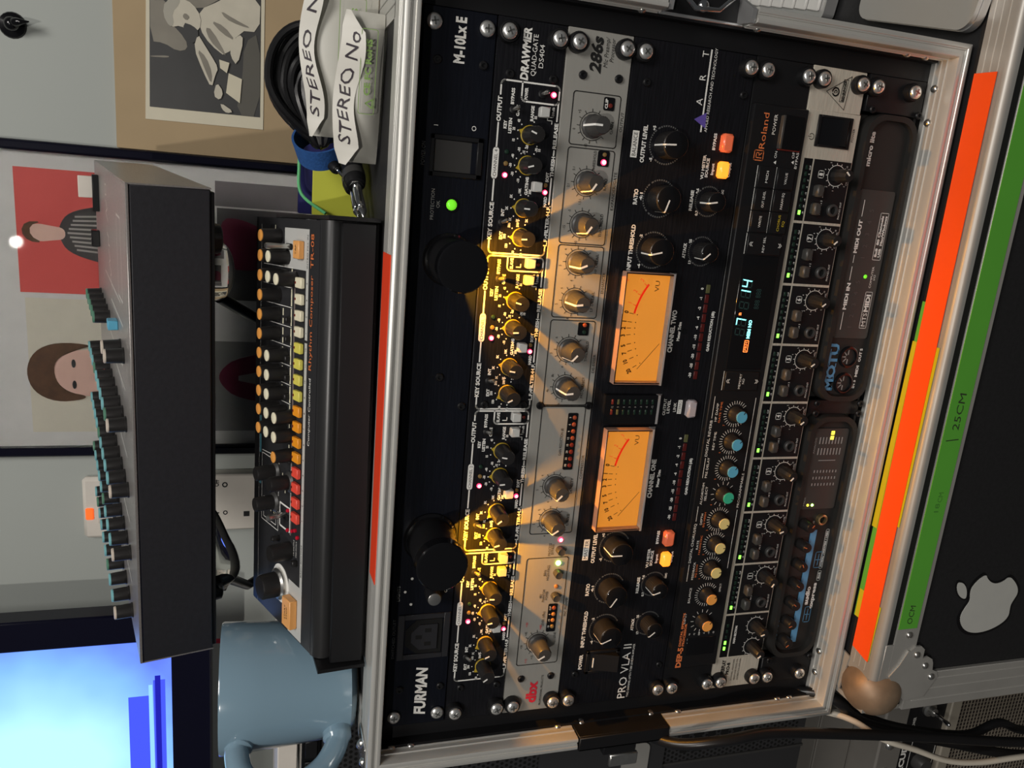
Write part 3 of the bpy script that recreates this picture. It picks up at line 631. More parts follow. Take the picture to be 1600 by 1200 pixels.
for ox, nm in ((0, 'ONE'), (110.2, 'TWO')):
    text(p, 'CHANNEL ' + nm, 171.5 + ox, 201.8 + ox, 33.2, 3.3, bold=True); text(p, 'Meter Trim', 180 + ox, 193.5 + ox, 28.4, 2.1, bold=True); text(p, 'GAIN REDUCTION (dB)', 173 + ox, 202 + ox, 3.6, 2.0, bold=True)
    for i, s in enumerate(('-30', '-25', '-20', '-15', '-10', '-6', '-4', '-2', '-1', '0')):
        x = 155.4 + ox + 6.92 * i; text(p, s, x, 1, 15, 1.9, align='c', bold=True); MB().box((x - 3, -.6, 9.8), (x + 3, .3, 12.8), .2).build('meter_segment', 'seg_olive' if i == 9 else 'seg_red', u)
    MB().lathe([(2.0, 0), (2.0, .4), (1.2, .3)], (187 + ox, 0, 25.2), '-y', 14).build('trim_hole', 'black_gloss', u)
    # VU meter
    fr = MB()
    fr.prism(rrect(148 + ox, 227.5 + ox, 38.5, 79.6, 2), -2.5, 0).build('meter_bezel', 'black_gloss', u)
    fc = MB().box((151.8 + ox, -4.2, 44.2), (225.8 + ox, -2.5, 78)).build('meter_face', 'vu_face', u, smooth=False)
    ink = MB(); cx, cz = 190 + ox, 17
    NUM = (('20', 159.3, 67), ('10', 165.8, 70.4), ('7', 171.6, 72), ('5', 176.7, 73.4), ('3', 183.7, 74.4), ('2', 188.7, 74.7), ('1', 193.3, 74.5), ('0', 199.6, 73.8))
    for s, x, z in NUM:
        a = math.degrees(math.atan2(x - 190, z - cz)); text(ink, s, x + ox, .8, z - 1.6, 2.9, y=-4.4, align='c', rot=-a, bold=True)
        r_ = 52; sa, ca = math.sin(math.radians(a)), math.cos(math.radians(a)); ink.line([(cx + r_ * sa, cz + r_ * ca), (cx + (r_ + 3) * sa, cz + (r_ + 3) * ca)], .4, -4.4); ink.disc(cx + (r_ - 3) * sa, cz + (r_ - 3) * ca, .4, -4.4, 8)
    text(ink, 'VU', 214.5 + ox, 221.8 + ox, 51.5, 3.2, y=-4.4); ink.line([(178.4 + ox, 46), (160.2 + ox, 60.6)], .35, -4.6); ink.line([(155.5 + ox, 76.6), (158 + ox, 76.6)], .4, -4.4); ink.build('meter_scale', 'vu_ink', fc)
    rd = MB(); rd.line(arc(cx, cz, 51.5, 10.5, 34, 14), 1.5, -4.4)
    for s, x, z in (('1', 205.8, 72), ('2', 213.6, 69.2), ('3', 221, 65.2)):
        a = math.degrees(math.atan2(x - 190, z - cz)); text(rd, s, x + ox, .8, z - 1.6, 2.9, y=-4.4, align='c', rot=-a); sa, ca = math.sin(math.radians(a)), math.cos(math.radians(a)); rd.line([(cx + 51.5 * sa, cz + 51.5 * ca), (cx + 54.6 * sa, cz + 54.6 * ca)], .4, -4.4)
    rd.line([(220 + ox, 76), (222.5 + ox, 76)], .4, -4.4); rd.line([(221.25 + ox, 74.8), (221.25 + ox, 77.2)], .4, -4.4)
    rd.build('meter_red_zone', 'vu_red', fc)
    cv = MB(); cv.box((150.5 + ox, -9, 43), (227 + ox, -8, 79)).build('meter_window', 'glass_pane', fc, smooth=False)
    for a_, b_ in (((150, -9, 43), (151.6, -2.5, 79)), ((226, -9, 43), (227.4, -2.5, 79)), ((150, -9, 78), (227.4, -2.5, 79.2))): MB().box((a_[0] + ox, a_[1], a_[2]), (b_[0] + ox, b_[1], b_[2]), .3).build('window_edge', 'edge_glow_tint', fc)
    MB().prism([(-9.3, 44), (-9.3, 42.6), (-2.5, 38.6), (-2.5, 44)], 149.6 + ox, 227.6 + ox, 'x').build('meter_lip', 'clear_grey', u)
# LED ladder between the meters
MB().prism(rrect(230.5, 251.2, 37.5, 81, 1), -4, 0).build('ladder_window', 'black_gloss', u); MB().prism([(-4.6, 40.5), (-4.6, 39), (-.2, 35.6), (-.2, 40.5)], 230.2, 251.4, 'x').build('ladder_lip', 'clear_grey', u)
q = MB()
for i in range(8):
    z = 75.6 - 4.43 * i; text(q, ('12', '9', '6', '3', '0', '-3', '-6', '-15')[i], 242.7, .8, z - .8, 1.5, y=-4.3, align='c')
    for x in (239, 246.5): MB().box((x - 1.9, -4.5, z - .8), (x + 1.9, -3.9, z + .8), .2).build('ladder_light', 'led_off_red' if i == 0 else ('seg_olive' if i == 1 else 'led_off_green'), u)
q.build('ladder_lettering', 'dim_print', u)
text(p, 'POWER', 31.5, 44.3, 72.6, 2.6, bold=True); text(p, 'PRO VLA II', 1.5, 49.6, 32.2, 6.6); text(p, 'TWO CHANNEL OPTO / TUBE LEVELING AMPLIFIER', 2, 49.4, 29.2, 1.7)
p.line([(431.2, 34.2), (481.5, 34.2)], 1.1, Yp)
for s, x in (('A', 449.5), ('R', 464.5), ('T', 478.6)): text(p, s, x, 1, 36, 4.4, align='c')
text(p, 'APPLIED RESEARCH AND TECHNOLOGY', 431.2, 483, 29.8, 2); p.build('panel_lettering', 'white_print', u)
q = MB(); q.poly([(433.5, 31.4), (443.3, 31.9), (438.4, 40.4)], -.45); q.build('logo_triangle', 'violet_print', u)
f = MB(); f.box((27.5, -1.5, 42), (47, .5, 45), .4); f.box((27.5, -1.5, 67), (47, .5, 70), .4); f.box((27.5, -1.5, 42), (30, .5, 70), .4); f.box((44.5, -1.5, 42), (47, .5, 70), .4); f.build('switch_bezel', 'black_satin', u)
rk = MB().prism([(-.4, 66.8), (-3.2, 56), (-7, 45.3), (2, 45.3), (2, 66.8)], 30.2, 44.3, 'x').build('rocker_switch', 'black_satin', u); MB().box((33, -1.8, 63.6), (41, -1.2, 64.4)).build('rocker_mark', 'white_print', rk)

# ================================================================== unit 5: digital effects processor
u = thing('effects_processor', 'black one-unit digital effects processor with coloured knob caps and cyan display', 'audio processor', (0, 0, 2 * U))
panel(u, 'black_satin'); rack_screws(u, (6.35, 38.1))
MB().box((26, -4.5, .8), (453, 0, U - .8), .6).build('raised_front', 'black_satin', u); YF = -4.5
p = MB(); yp = YF - .3
dg = MB()
KX = (68.8, 91.8, 114.5, 135, 155.2, 176, 196.8, 217.8, 239.1); KM = ('cap_orange', 'cap_orange', 'cap_yellow', 'cap_yellow', 'cap_yellow', 'cap_green', 'cap_blue', 'cap_blue', 'cap_blue')
for i, (x, m) in enumerate(zip(KX, KM)):
    x -= 1.4; z = 20.4
    placed(u, 'knob', knob_roland(m), (x, YF, z), (130, 150, 175, 178, 205, 200, 130, 140, 120)[i])
    n = 10 if i in (0, 5) else 22
    for j in range(n + 1):
        a = math.radians(-140 + 280 * j / n); p.line([(x + 7.6 * math.sin(a), z + 7.6 * math.cos(a)), (x + 10 * math.sin(a), z + 10 * math.cos(a))], .35, yp)
for s, a, b_, z, h in (('INPUT', 66, 75, 35, 1.8), ('BALANCE', 84, 97, 34, 1.8), ('FEEDBACK', 104, 119, 34.2, 1.7), ('RATE', 129.5, 137, 34.2, 1.7), ('DEPTH', 150, 159, 34.2, 1.7), ('ALGORITHM', 166.5, 184, 37, 1.8), ('SELECT', 169.5, 181, 33.8, 1.8), ('PRE DELAY', 188, 204, 36.2, 1.8), ('REV TIME', 210, 224, 33.8, 1.8), ('HF DAMP', 232, 246, 35.5, 1.8), ('DIGITAL CHORUS/EQ', 118.5, 151, 38.6, 2), ('DIGITAL REVERB', 205, 233, 38.8, 2), ('PROGRAMMABLE', 163, 191, 4.4, 1.9), ('EFFECT', 92, 99, 8, 1.5)):
    text(p, s, a, b_, z, h, y=yp)
p.line([(103, 39.6), (117, 39.6)], .4, yp); p.line([(153, 39.6), (165, 39.6)], .4, yp); p.line([(188, 39.8), (203.5, 39.8)], .4, yp); p.line([(234.5, 39.8), (251, 39.8)], .4, yp)
p.line([(112, 5.2), (161, 5.2)], .4, yp); p.line([(193, 5.2), (250, 5.2)], .4, yp)
for i, s in enumerate(('+6', '+2', '0dB', '-6', '-10', '-20')): text(p, s, 56, .8, 29 - 4.3 * i, 1.5, y=yp, align='c')
MB().box((37, YF - .4, 5), (52.5, YF, 31), .2).build('level_window', 'black_gloss', u)
for s, a, b_, z, h in (('POWER', 434.5, 447.4, 25.2, 2.4), ('ON', 419.5, 424, 21, 1.8), ('OFF', 420.5, 426.5, 7, 1.9), ('BYPASS', 414, 426.5, 3.8, 1.9)): text(p, s, a, b_, z, h, y=yp)
p.poly([(415.5, 20.8), (418, 20.8), (416.7, 22.8)], yp); p.poly([(416.8, 6.8), (419.2, 6.8), (418, 8.8)], yp)
MB().prism([(-.2, 21.2), (-3.8, 20.4), (-1.8, 5), (2, 5), (2, 21.2)], 425.6, 447.4, 'x').build('rocker_switch', 'black_gloss', u, (0, YF, 0)); MB().box((425, YF - 1, 4.2), (426.2, YF, 21.5)).build('rocker_edge', mat('dull_red', (.25, .03, .02)), u); MB().box((425.6, YF - 3.8, 20.4), (447.4, YF, 22.4), .4).build('rocker_top', 'knob_grey', u)
# keypad: two rows of keys
for r_, (z0, z1, nm) in enumerate(((20.2, 33.6, ('WRITE', 'OUT LEVEL', 'MIDI')), (5, 18.6, ('CHORUS', 'PARAM EQ', 'VALUE')))):
    for i in range(3):
        x0 = 369.2 + 15 * i; MB().box((x0 + .3, YF - 1.6, z0), (x0 + 14.4, YF, z1), .4).build('key', 'black_satin', u)
        q = p if nm[i] != 'CHORUS' else dg
        text(q, nm[i], x0 + (2 if len(nm[i]) > 5 else 3.6), x0 + (13 if len(nm[i]) > 5 else 11.4), (z0 + z1) / 2 - .8, 1.8, y=YF - 1.9)
        p.line([(x0 + .3, z1 + .7), (x0 + 14.4, z1 + .7)], .45, yp)
text(dg, 'EQ', 374.5, 378.4, 7.4, 1.8, y=YF - 1.9)
MB().box((354.3, YF - 1.6, 6.4), (368.4, YF, 33.8), .4).build('key', 'black_satin', u); MB().box((256, YF - 1.6, 6.6), (270, YF, 34.6), .4).build('key', 'black_satin', u)
p.line([(354.3, 34.6), (368.4, 34.6)], .45, yp); p.line([(256, 35.4), (270, 35.4)], .45, yp)
text(p, 'REV SEL', 356, 366.8, 20, 1.7, y=YF - 1.9); text(p, 'MEMORY', 257.4, 268.6, 21.4, 1.7, y=YF - 1.9); text(p, 'NO', 261, 265, 18.6, 1.7, y=YF - 1.9)
for x, z, s in ((361.3, 30, 1), (361.3, 9, -1), (263, 31, 1), (263, 9.5, -1)):
    for d_ in (0, 1.2): p.line([(x - 1.4, z + s * d_), (x, z + s * (d_ + 1.3)), (x + 1.4, z + s * d_)], .4, YF - 1.9)
p.build('panel_lettering', 'white_print', u); dg.build('yellow_lettering', 'yellow_print', u)
q = MB(); text(q, 'Roland', 424.6, 447.6, 31.8, 4.2, y=yp); q.line(rrect(417, 423.4, 31.6, 38.6, .8, 2), .6, yp, True); q.line([(418.6, 33), (418.6, 37), (421.8, 37), (421.8, 35), (420, 35), (421.8, 33)], .6, yp)
text(q, 'DEP-5', 27, 45, 33.4, 4.4, y=yp, bold=True); text(q, 'DIGITAL EFFECTS', 46, 75.5, 36, 1.8, y=yp, bold=True); text(q, 'PROCESSOR', 46, 66, 33.2, 1.8, y=yp, bold=True)
for s, a, b_, z in (('EQ LOW', 106, 117, 31.8), ('PARAMETRIC', 125, 141, 31.8), ('EQ HIGH', 148, 160, 31.8), ('GATE TIME', 231, 247, 32.6)): text(q, s, a, b_, z, 1.5, y=yp)
for i, x in enumerate(KX[2:]): text(q, str(i + 1), x - 10, .9, 28, 1.6, y=yp, align='c')
q.build('orange_lettering', 'orange_print', u)
MB().box((271.6, YF - .5, 5.6), (353.4, YF + .5, 34.6), .3).build('display_window', 'black_gloss', u)
ds = MB(); dd = MB(); yd = YF - .8
def seg7(mb, off, x, z, w, h, on):
    S = {'a': [(x, z + h), (x + w, z + h)], 'b': [(x + w, z + h), (x + w, z + h / 2)], 'c': [(x + w, z + h / 2), (x + w, z)], 'd': [(x, z), (x + w, z)], 'e': [(x, z), (x, z + h / 2)], 'f': [(x, z + h / 2), (x, z + h)], 'g': [(x, z + h / 2), (x + w, z + h / 2)]}
    for k, v in S.items(): (mb if k in on else off).line([(a + .12 * (b - z), b) for a, b in v], .8, yd)
for x, on in ((331, 'bcfg'), (323.6, 'bc'), (315.6, ''), (303.4, 'abc'), (296.4, '')): seg7(ds, dd, x, 24.6, 4.4, 7.4, on)
text(ds, 'MEM NO', 294.5, 308, 19.6, 2.4, y=yd, bold=True); ds.build('display_digits', 'vfd_cyan', u)
for x in (316, 324): text(dd, '888', x, x + 6.4, 16, 4, y=yd)
dd.build('display_ghosts', 'vfd_dim', u)
q = MB(); q.line(rrect(284.6, 293, 19.6, 22.8, .3, 1), .5, yd, True); text(q, 'PRM', 285.6, 292, 20.4, 1.7, y=yd); text(q, 'n', 312, 1, 29.4, 2.6, y=yd, align='c', bold=True); q.build('display_flags', 'vfd_orange', u)

# ================================================================== unit 6: headphone amplifier
u = thing('headphone_amplifier', 'brushed silver and black eight-channel headphone amplifier with rows of black knobs', 'amplifier', (0, 0, U))
panel(u, 'brushed_silver'); rack_screws(u, (6.35, 38.1))
MB().box((28, -1.6, .6), (454.5, 0, U - .6), .4).build('raised_front', 'brushed_silver', u); yb = -1.6
p = MB(); q = MB()
LX = [68.5 + 44.33 * i for i in range(8)]
for i, x in enumerate(LX):
    MB().box((x + .9, yb - .3, 34), (x + 43.4, yb + .5, 41)).build('meter_inset', 'black_gloss', u); MB().box((x + .9, yb - .3, 1.6), (x + 43.4, yb + .5, 32.6)).build('channel_inset', 'black_satin', u)
    kx, kz = x + 33.6, 12.6; placed(u, 'knob', knob_behr(), (kx, yb, kz), (-62, -22, -50, -40, -38, -40, -45, 42)[i] if i < 8 else 0)
    p.line(arc(kx, kz, 7.2, -140, 140, 26), .45, yb - .5)
    for j in range(11):
        a = math.radians(-140 + 28 * j); p.line([(kx + 7.2 * math.sin(a), kz + 7.2 * math.cos(a)), (kx + 8.6 * math.sin(a), kz + 8.6 * math.cos(a))], .4, yb - .5)
    for s, a in (('0', -140), ('1', -85), ('2', -50), ('4', 20), ('5', 55), ('10', 140)): text(p, s, kx + 10.4 * math.sin(math.radians(a)), .8, kz - .6 + 10.4 * math.cos(math.radians(a)), 1.3, y=yb - .5, align='c')
    p.line(rrect(kx - 2.4, kx + 2.4, 23.2, 27.6, .8, 3), .45, yb - .5, True); text(p, str(i + 1), kx, .9, 24, 2.8, y=yb - .5, align='c', bold=True)
    text(p, 'OUT LEVEL', kx - 6, kx + 6, 2.4, 1.4, y=yb - .5); text(p, 'PHONES OUT', x + 4, x + 16, 4, 1.4, y=yb - .5); text(p, 'IN 1 / IN 2', x + 6, x + 16, 20.6, 1.4, y=yb - .5); text(p, '2/5 MONO', x + 18, x + 26, 20.6, 1.4, y=yb - .5)
    for bx in (9.8, 22.2): button(u, x + bx, 26.6, 8.4, 5.6, 'button_dark', 5.5, yb, bev=1)
    j_ = MB().lathe([(4.4, 0), (4.4, 2.2), (3.8, 2.8), (2.8, 2.8), (2.6, 1.0)], (x + 9.8, yb, 11.4), '-y', 20, cap1=False).build('jack_socket', 'knob_grey', u); MB().disc(x + 9.8, 11.4, 2.7, yb - 1.0).build('socket_hole', 'hole_black', j_)
    for j, s in enumerate(('-30', '-24', '-18', '-12', '-6', '-3', '0', 'CLIP')):
        text(p, s, x + 6.4 + 4.4 * j, .8, 34.6, 1.3, y=yb - .5, align='c')
        MB().box((x + 5 + 4.4 * j, yb - .8, 37.2), (x + 8 + 4.4 * j, yb - .2, 39), .1).build('meter_light', 'led_green_seg' if j == 0 else 'led_off_green', u)
MB().box((30, yb - .3, 34), (67.6, yb + .5, 41)).build('meter_inset', 'black_gloss', u); MB().box((30, yb - .3, 1.6), (67.6, yb + .5, 32.6)).build('channel_inset', 'black_satin', u)
for kx, a in ((38, -42), (57.2, -20)):
    placed(u, 'knob', knob_behr(), (kx, yb, 12.6), a); p.line(arc(kx, 12.6, 7.2, -140, 140, 26), .45, yb - .5)
    for j in range(11):
        t = math.radians(-140 + 28 * j); p.line([(kx + 7.2 * math.sin(t), 12.6 + 7.2 * math.cos(t)), (kx + 8.6 * math.sin(t), 12.6 + 8.6 * math.cos(t))], .4, yb - .5)
text(p, 'MAIN SECTION', 42, 58, 29, 1.8, y=yb - .5, bold=True)
for j in range(5): MB().box((36.6 + 5.2 * j, yb - .8, 37.2), (39.6 + 5.2 * j, yb - .2, 39), .1).build('meter_light', 'led_green_seg' if j < 2 else 'led_off_green', u)
p.build('panel_lettering', 'white_print', u)
q.line([(460, 38), (460, 8), (474.5, 17)], .35, -.3) if False else None
q.line([(456.5, 15), (478.6, 12.8), (467, 31.5)], .4, -.4, True); q.line([(461.6, 16.4), (476, 15), (476, 18.6), (461.6, 20)], .35, -.4, True); text(q, 'BEHRINGER', 462, 475.6, 16.4, 2, y=-.4, bold=True)
q.line(arc(467.5, 24, 2.6, 0, 330, 14), 1.0, -.4); q.line(arc(467.5, 24, 1.0, -60, 220, 8), .7, -.4)
text(q, 'POWERPLAY', 7.5, 26, 33, 3.2, y=-.4, bold=True); text(q, 'PRO-8', 12, 23, 28.6, 2.8, y=-.4, bold=True)
for i, s in enumerate(('8-CHANNEL HIGH-POWER', 'HEADPHONES MIXING AND', 'DISTRIBUTION AMPLIFIER')): text(q, s, 6, 26, 24.6 - 3 * i, 1.5, y=-.4)
q.line(arc(436.6, 38.4, 2, 35, 325, 14), .4, yb - .3); q.line([(436.6, 38.6), (436.6, 41)], .4, yb - .3); text(q, 'POWER', 436, 445, 3.8, 1.7, y=yb - .3)
q.build('dark_lettering', 'black_print', u)
f = MB(); f.box((430.5, yb - 1.4, 7), (451.5, yb, 9.4), .3); f.box((430.5, yb - 1.4, 33), (451.5, yb, 35.4), .3); f.box((430.5, yb - 1.4, 9.4), (432, yb, 33), .3); f.box((450, yb - 1.4, 9.4), (451.5, yb, 33), .3); f.build('switch_bezel', 'black_satin', u)
rk = MB().prism([(-.3, 33), (-.6, 19), (-4.6, 13), (-1.2, 9.4), (2, 9.4), (2, 33)], 432, 450, 'x').build('rocker_switch', 'black_gloss', u, (0, yb, 0))

# ================================================================== unit 7: shelf with two half-width interfaces
u = thing('rack_shelf', 'black rack shelf holding the two half-width interfaces at the bottom', 'rack shelf', (0, 0, -7))
H7 = 48.6
MB().box((0, 0, 0), (24, 4, H7), .5).build('shelf_ear', 'black_satin', u); MB().box((458, 0, 0), (482.6, 4, H7), .5).build('shelf_ear', 'black_satin', u); MB().box((20, 4, 0), (462, 220, 2)).build('shelf_tray', 'black_satin', u); MB().box((236, 1.5, 2), (246.6, 6, H7)).build('shelf_divider', 'black_satin', u)
rack_screws(u, (13.35, 45.1))
for x0, x1, nm, lb in ((24.2, 235.8, 'audio_interface', 'dark half-width audio interface with seven small knobs over a blue stripe'), (246.8, 457.8, 'midi_interface', 'dark half-width MIDI interface with two round sockets and a smoked window')):
    d = thing(nm, lb, 'audio interface', (0, 0, -5))
    MB().box((x0 + 1, 8, 1), (x1 - 1, 200, 43), 1).build('housing', 'motu_black', d)
    # rounded bezel ring
    o_ = rrect(x0, x1, 0, 45, 15, 8); i_ = rrect(x0 + 4.6, x1 - 4.6, 4.2, 40.8, 12.5, 8); n = len(o_)
    V = [(a, 1, b) for a, b in o_] + [(a, -4, b) for a, b in rrect(x0 + .8, x1 - .8, .8, 44.2, 14.4, 8)] + [(a, -4, b) for a, b in i_] + [(a, 2, b) for a, b in i_]
    F = []
    for r_ in range(3): F += [(r_ * n + k, r_ * n + (k + 1) % n, (r_ + 1) * n + (k + 1) % n, (r_ + 1) * n + k) for k in range(n)]
    MB().add(V, F).build('bezel', 'motu_black', d); MB().prism(o_, 1, 8).build('face', 'motu_black', d)
    for x in (x0 - 1.5, x1 + 1.5):
        for z in (42, 2.2): inst('panel_bolt', screw_mesh('hex'), d, (x, -1.5, z))
    yq = .6
    if nm == 'audio_interface':
        p = MB(); bp_ = MB()
        for i in range(7): placed(d, 'knob', knob_motu(), (41.2 + 17.2 * i, 1, 31.6), (-40, -20, 40, 30, 60, 20, 130)[i])
        bp_.box((36, .3, 17), (138, 1, 22.5)); 
        for a, b_, z0, z1 in ((54, 68, 7.5, 13.5), (104, 118, 7, 13.5)): bp_.line(rrect(a, b_, z0, z1, 1, 2), .5, yq, True); bp_.line([(a + 2, (z0 + z1) / 2), (b_ - 2, (z0 + z1) / 2)], .5, yq); bp_.line([((a + b_) / 2, z0 + 1), ((a + b_) / 2, z1 - 1)], .5, yq)
        text(bp_, 'MOTU', 40, 59, 37, 3.4, y=yq, bold=True); text(bp_, 'MIX', 131, 137, 38, 1.6, y=yq); bp_.line([(147, 38.6), (152, 38.6)], .7, yq); bp_.line(arc(156, 38.6, 1.4, 30, 330, 10), .4, yq)
        bp_.build('blue_lettering', 'blue_print', d)
        text(p, 'audio', 70, 87, 12.2, 3.6, y=yq, bold=True); text(p, 'express', 66, 90, 7, 3.2, y=yq, bold=True); p.line(rrect(92, 101, 4.8, 7.8, .8, 3), .35, yq, True); text(p, '6x6', 93.5, 99.5, 5.6, 1.5, y=yq, bold=True); p.line(rrect(103, 138, 4.8, 7.8, .8, 3), .35, yq, True); text(p, 'HYBRID FIREWIRE / USB2', 104.5, 136.5, 5.6, 1.5, y=yq, bold=True)
        text(p, 'PHONES', 139, 146, 21, 1.5, y=yq); p.build('panel_lettering', 'white_print', d)
        MB().lathe([(4.6, 0), (4.6, 3), (3.8, 3.4), (3.0, 3.2), (2.9, 1)], (147.5, 1, 15.5), '-y', 20, cap1=False).build('jack_socket', mat('brass', (.5, .38, .2), .3, .9), d); MB().disc(147.5, 15.5, 2.9, .4).build('socket_hole', 'hole_black', d)
        wn = MB().prism(rrect(157, 224.5, 6, 38.4, 2, 3), -.6, 1).build('meter_window', mat('smoked', (.050, .048, .045), .3, spec=.2), d)
        p = MB()
        for i in range(8):
            for x in (177, 182.5, 188): p.rect(x, x + 2.2, 11 + 2.9 * i, 12 + 2.9 * i, -.9)
            for x in (203, 212): p.rect(x, x + 5.5, 11 + 2.9 * i, 12 + 2.9 * i, -.9)
        p.rect(198, 198.6, 14, 30, -.9); text(p, 'ANALOG', 204, 217, 35, 1.4, y=-.9); text(p, 'MIDI', 160, 167, 35, 1.4, y=-.9)
        p.build('window_marks', 'dim_print', wn)
        for x, z, m in ((160.5, 27.6, 'led_green_on'), (160.5, 31.8, 'led_yellow_seg')): led(d, x, z, m, 1.1, -.6, .7)
        MB().box((219.5, -1, 19.5), (222.5, -.6, 22.5), .1).build('clock_light', 'led_yellow_seg', d); MB().box((215.5, -1, 19.5), (218.5, -.6, 22.5), .1).build('clock_light', 'led_yellow_seg', d)
    else:
        p = MB(); text(p, 'micro lite', 421.5, 445.3, 33.6, 3.6, y=yq, bold=True)
        wn = MB().prism(rrect(296.4, 405.6, 7, 38.2, 2, 3), -.6, 1).build('status_window', mat('smoked', (.050, .048, .045), .3, spec=.2), d)
        for s, a, b_, z in (('MIDI IN', 318, 338, 31.5), ('MIDI OUT', 360, 384, 31.5)): text(p, s, a, b_, z, 2.8, y=-.9, bold=True)
        for a, b_ in ((303, 316), (340, 350), (353, 358.5), (386.5, 398)): p.line([(a, 33), (b_, 33)], .5, -.9)
        text(p, 'MTS', 306, 316, 11.4, 3.6, y=-.9); text(p, 'MIDI', 317, 330, 11.4, 3.6, y=-.9, bold=True); p.line(rrect(304.5, 332, 10.2, 16.2, .5, 2), .35, -.9, True)
        text(p, 'COMPUTER', 335, 351, 13, 1.7, y=-.9); text(p, 'I/O', 341, 345, 10.4, 1.7, y=-.9); p.line(rrect(356, 390, 9.4, 16.4, .5, 2), .35, -.9, True); text(p, '8x8  80 Channels', 358, 388, 13.4, 1.9, y=-.9, bold=True); text(p, 'USB  Mac/Windows', 358, 388, 10.4, 1.9, y=-.9, bold=True)
        text(p, 'IN 5', 257, 263.5, 8.6, 2.2, y=yq, bold=True); text(p, 'MIDI', 266, 275, 8, 2.2, y=yq, bold=True); text(p, 'OUT 5', 278, 288.5, 7.6, 2.2, y=yq, bold=True)
        p.build('panel_lettering', 'white_print', d)
        q = MB(); 
        for j in range(5): text(q, str(j + 1), 305 + 8.5 * j, 1, 23.5, 3.6, y=-.9, align='c'); text(q, str(j + 1), 357 + 8.5 * j, 1, 23.5, 3.6, y=-.9, align='c')
        q.build('ghost_lettering', mat('ghost', (.075, .072, .07), .3), wn)
        q = MB(); text(q, 'MOTU', 255, 291.5, 29.4, 7, y=yq, bold=True)
        for x in (255.2, 263.6, 273.2, 284.4):
            for zz in (29.4, 35.9): q.rect(x, x + 3.2, zz, zz + .6, yq)
        q.build('blue_lettering', 'blue_print', d); led(d, 343.3, 19.5, 'lamp_green', 1.5, -.6, .9)
        for x in (261, 281.6):
            s_ = MB().lathe([(8.4, 0), (8.4, 2), (7.4, 2.4), (6.6, 2.2), (6.4, .2)], (x, 1, 20), '-y', 28, cap1=False).build('din_socket', 'black_gloss', d); MB().disc(x, 20, 6.4, .7, 24).build('socket_face', 'motu_black', s_)
            for j in range(5):
                a = math.radians(-90 + 45 * j); q2 = MB(); q2.line([(x + 2.0 * math.sin(a), 20 - 2.0 * math.cos(a) * -1), (x + 5.2 * math.sin(a), 20 + 5.2 * math.cos(a))], .9, .5); q2.build('socket_slot', 'dim_print', s_)
def spl(P, k=6):
    P = [Vector(p_) for p_ in P]; out = []
    for i in range(len(P) - 1):
        p0, p1, p2, p3 = P[max(i - 1, 0)], P[i], P[i + 1], P[min(i + 2, len(P) - 1)]
        for j in range(k):
            t = j / k; out.append(.5 * ((2 * p1) + (p2 - p0) * t + (2 * p0 - 5 * p1 + 4 * p2 - p3) * t * t + (3 * p1 - p0 - 3 * p2 + p3) * t ** 3))
    return out + [P[-1]]
# ================================================================== lower flight case
LX0, LX1, LYF, LYB, LZ1, LZ0 = 0, 760, -53, 450, -22, -420
lc = thing('lower_flight_case', 'large black flight case with taped aluminium edges and an apple sticker, under the rack', 'flight case')
MB().box((LX0 + 3, LYF + 3, LZ0), (LX1 - 3, LYB, LZ1 - 2)).build('body', 'black_case', lc)
MB().box((LX0 + 27, LYF + 4, LZ1 - 2.2), (LX1, LYF + 27, LZ1)).build('top_edge_strip', 'alu_worn', lc)
e = MB(); n = 8
prof = [(LYF + 27, LZ1), (LYF + 5, LZ1 + .2)] + [(LYF + 5 - 5 * math.sin(math.radians(90 * i / n)), LZ1 - 4.8 + 5 * math.cos(math.radians(90 * i / n))) for i in range(n + 1)] + [(LYF, LZ1 - 7), (LYF + 3, LZ1 - 7), (LYF + 3, LZ1 - 3)]
e.prism(prof, LX0 + 30, LX1, 'x'); e.build('rounded_edge', 'alu_worn', lc)
for yy in (LYF + 10, LYF + 16, LYF + 22): MB().box((LX0 + 34, yy - .3, LZ1), (LX1, yy + .3, LZ1 + .4)).build('strip_ridge', 'alu', lc)
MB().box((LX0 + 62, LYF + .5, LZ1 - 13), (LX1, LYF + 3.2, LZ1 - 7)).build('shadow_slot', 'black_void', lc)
MB().box((LX0 + 30, LYF - .6, LZ1 - 36), (LX1, LYF + 3.2, LZ1 - 13.2), .4).build('front_edge_strip', 'alu_worn', lc)
MB().box((LX0 + 30, LYF - .4, LZ1 - 14), (LX0 + 62, LYF + 3.2, LZ1 - 6), .4).build('front_edge_strip', 'alu_worn', lc)
MB().box((LX0, LYF - .6, LZ0), (LX0 + 33, LYF + 3.2, LZ1 - 36), .5).build('side_edge_strip', 'alu_worn', lc)
for xx in (LX0 + 8, LX0 + 18, LX0 + 27): MB().box((xx - .3, LYF - 1, LZ0), (xx + .3, LYF - .5, LZ1 - 44)).build('strip_ridge', 'alu', lc)
MB().box((LX0 - 1, LYF + 3, LZ0), (LX0 + 3, LYB, LZ1)).build('side_edge_strip', 'alu_worn', lc)
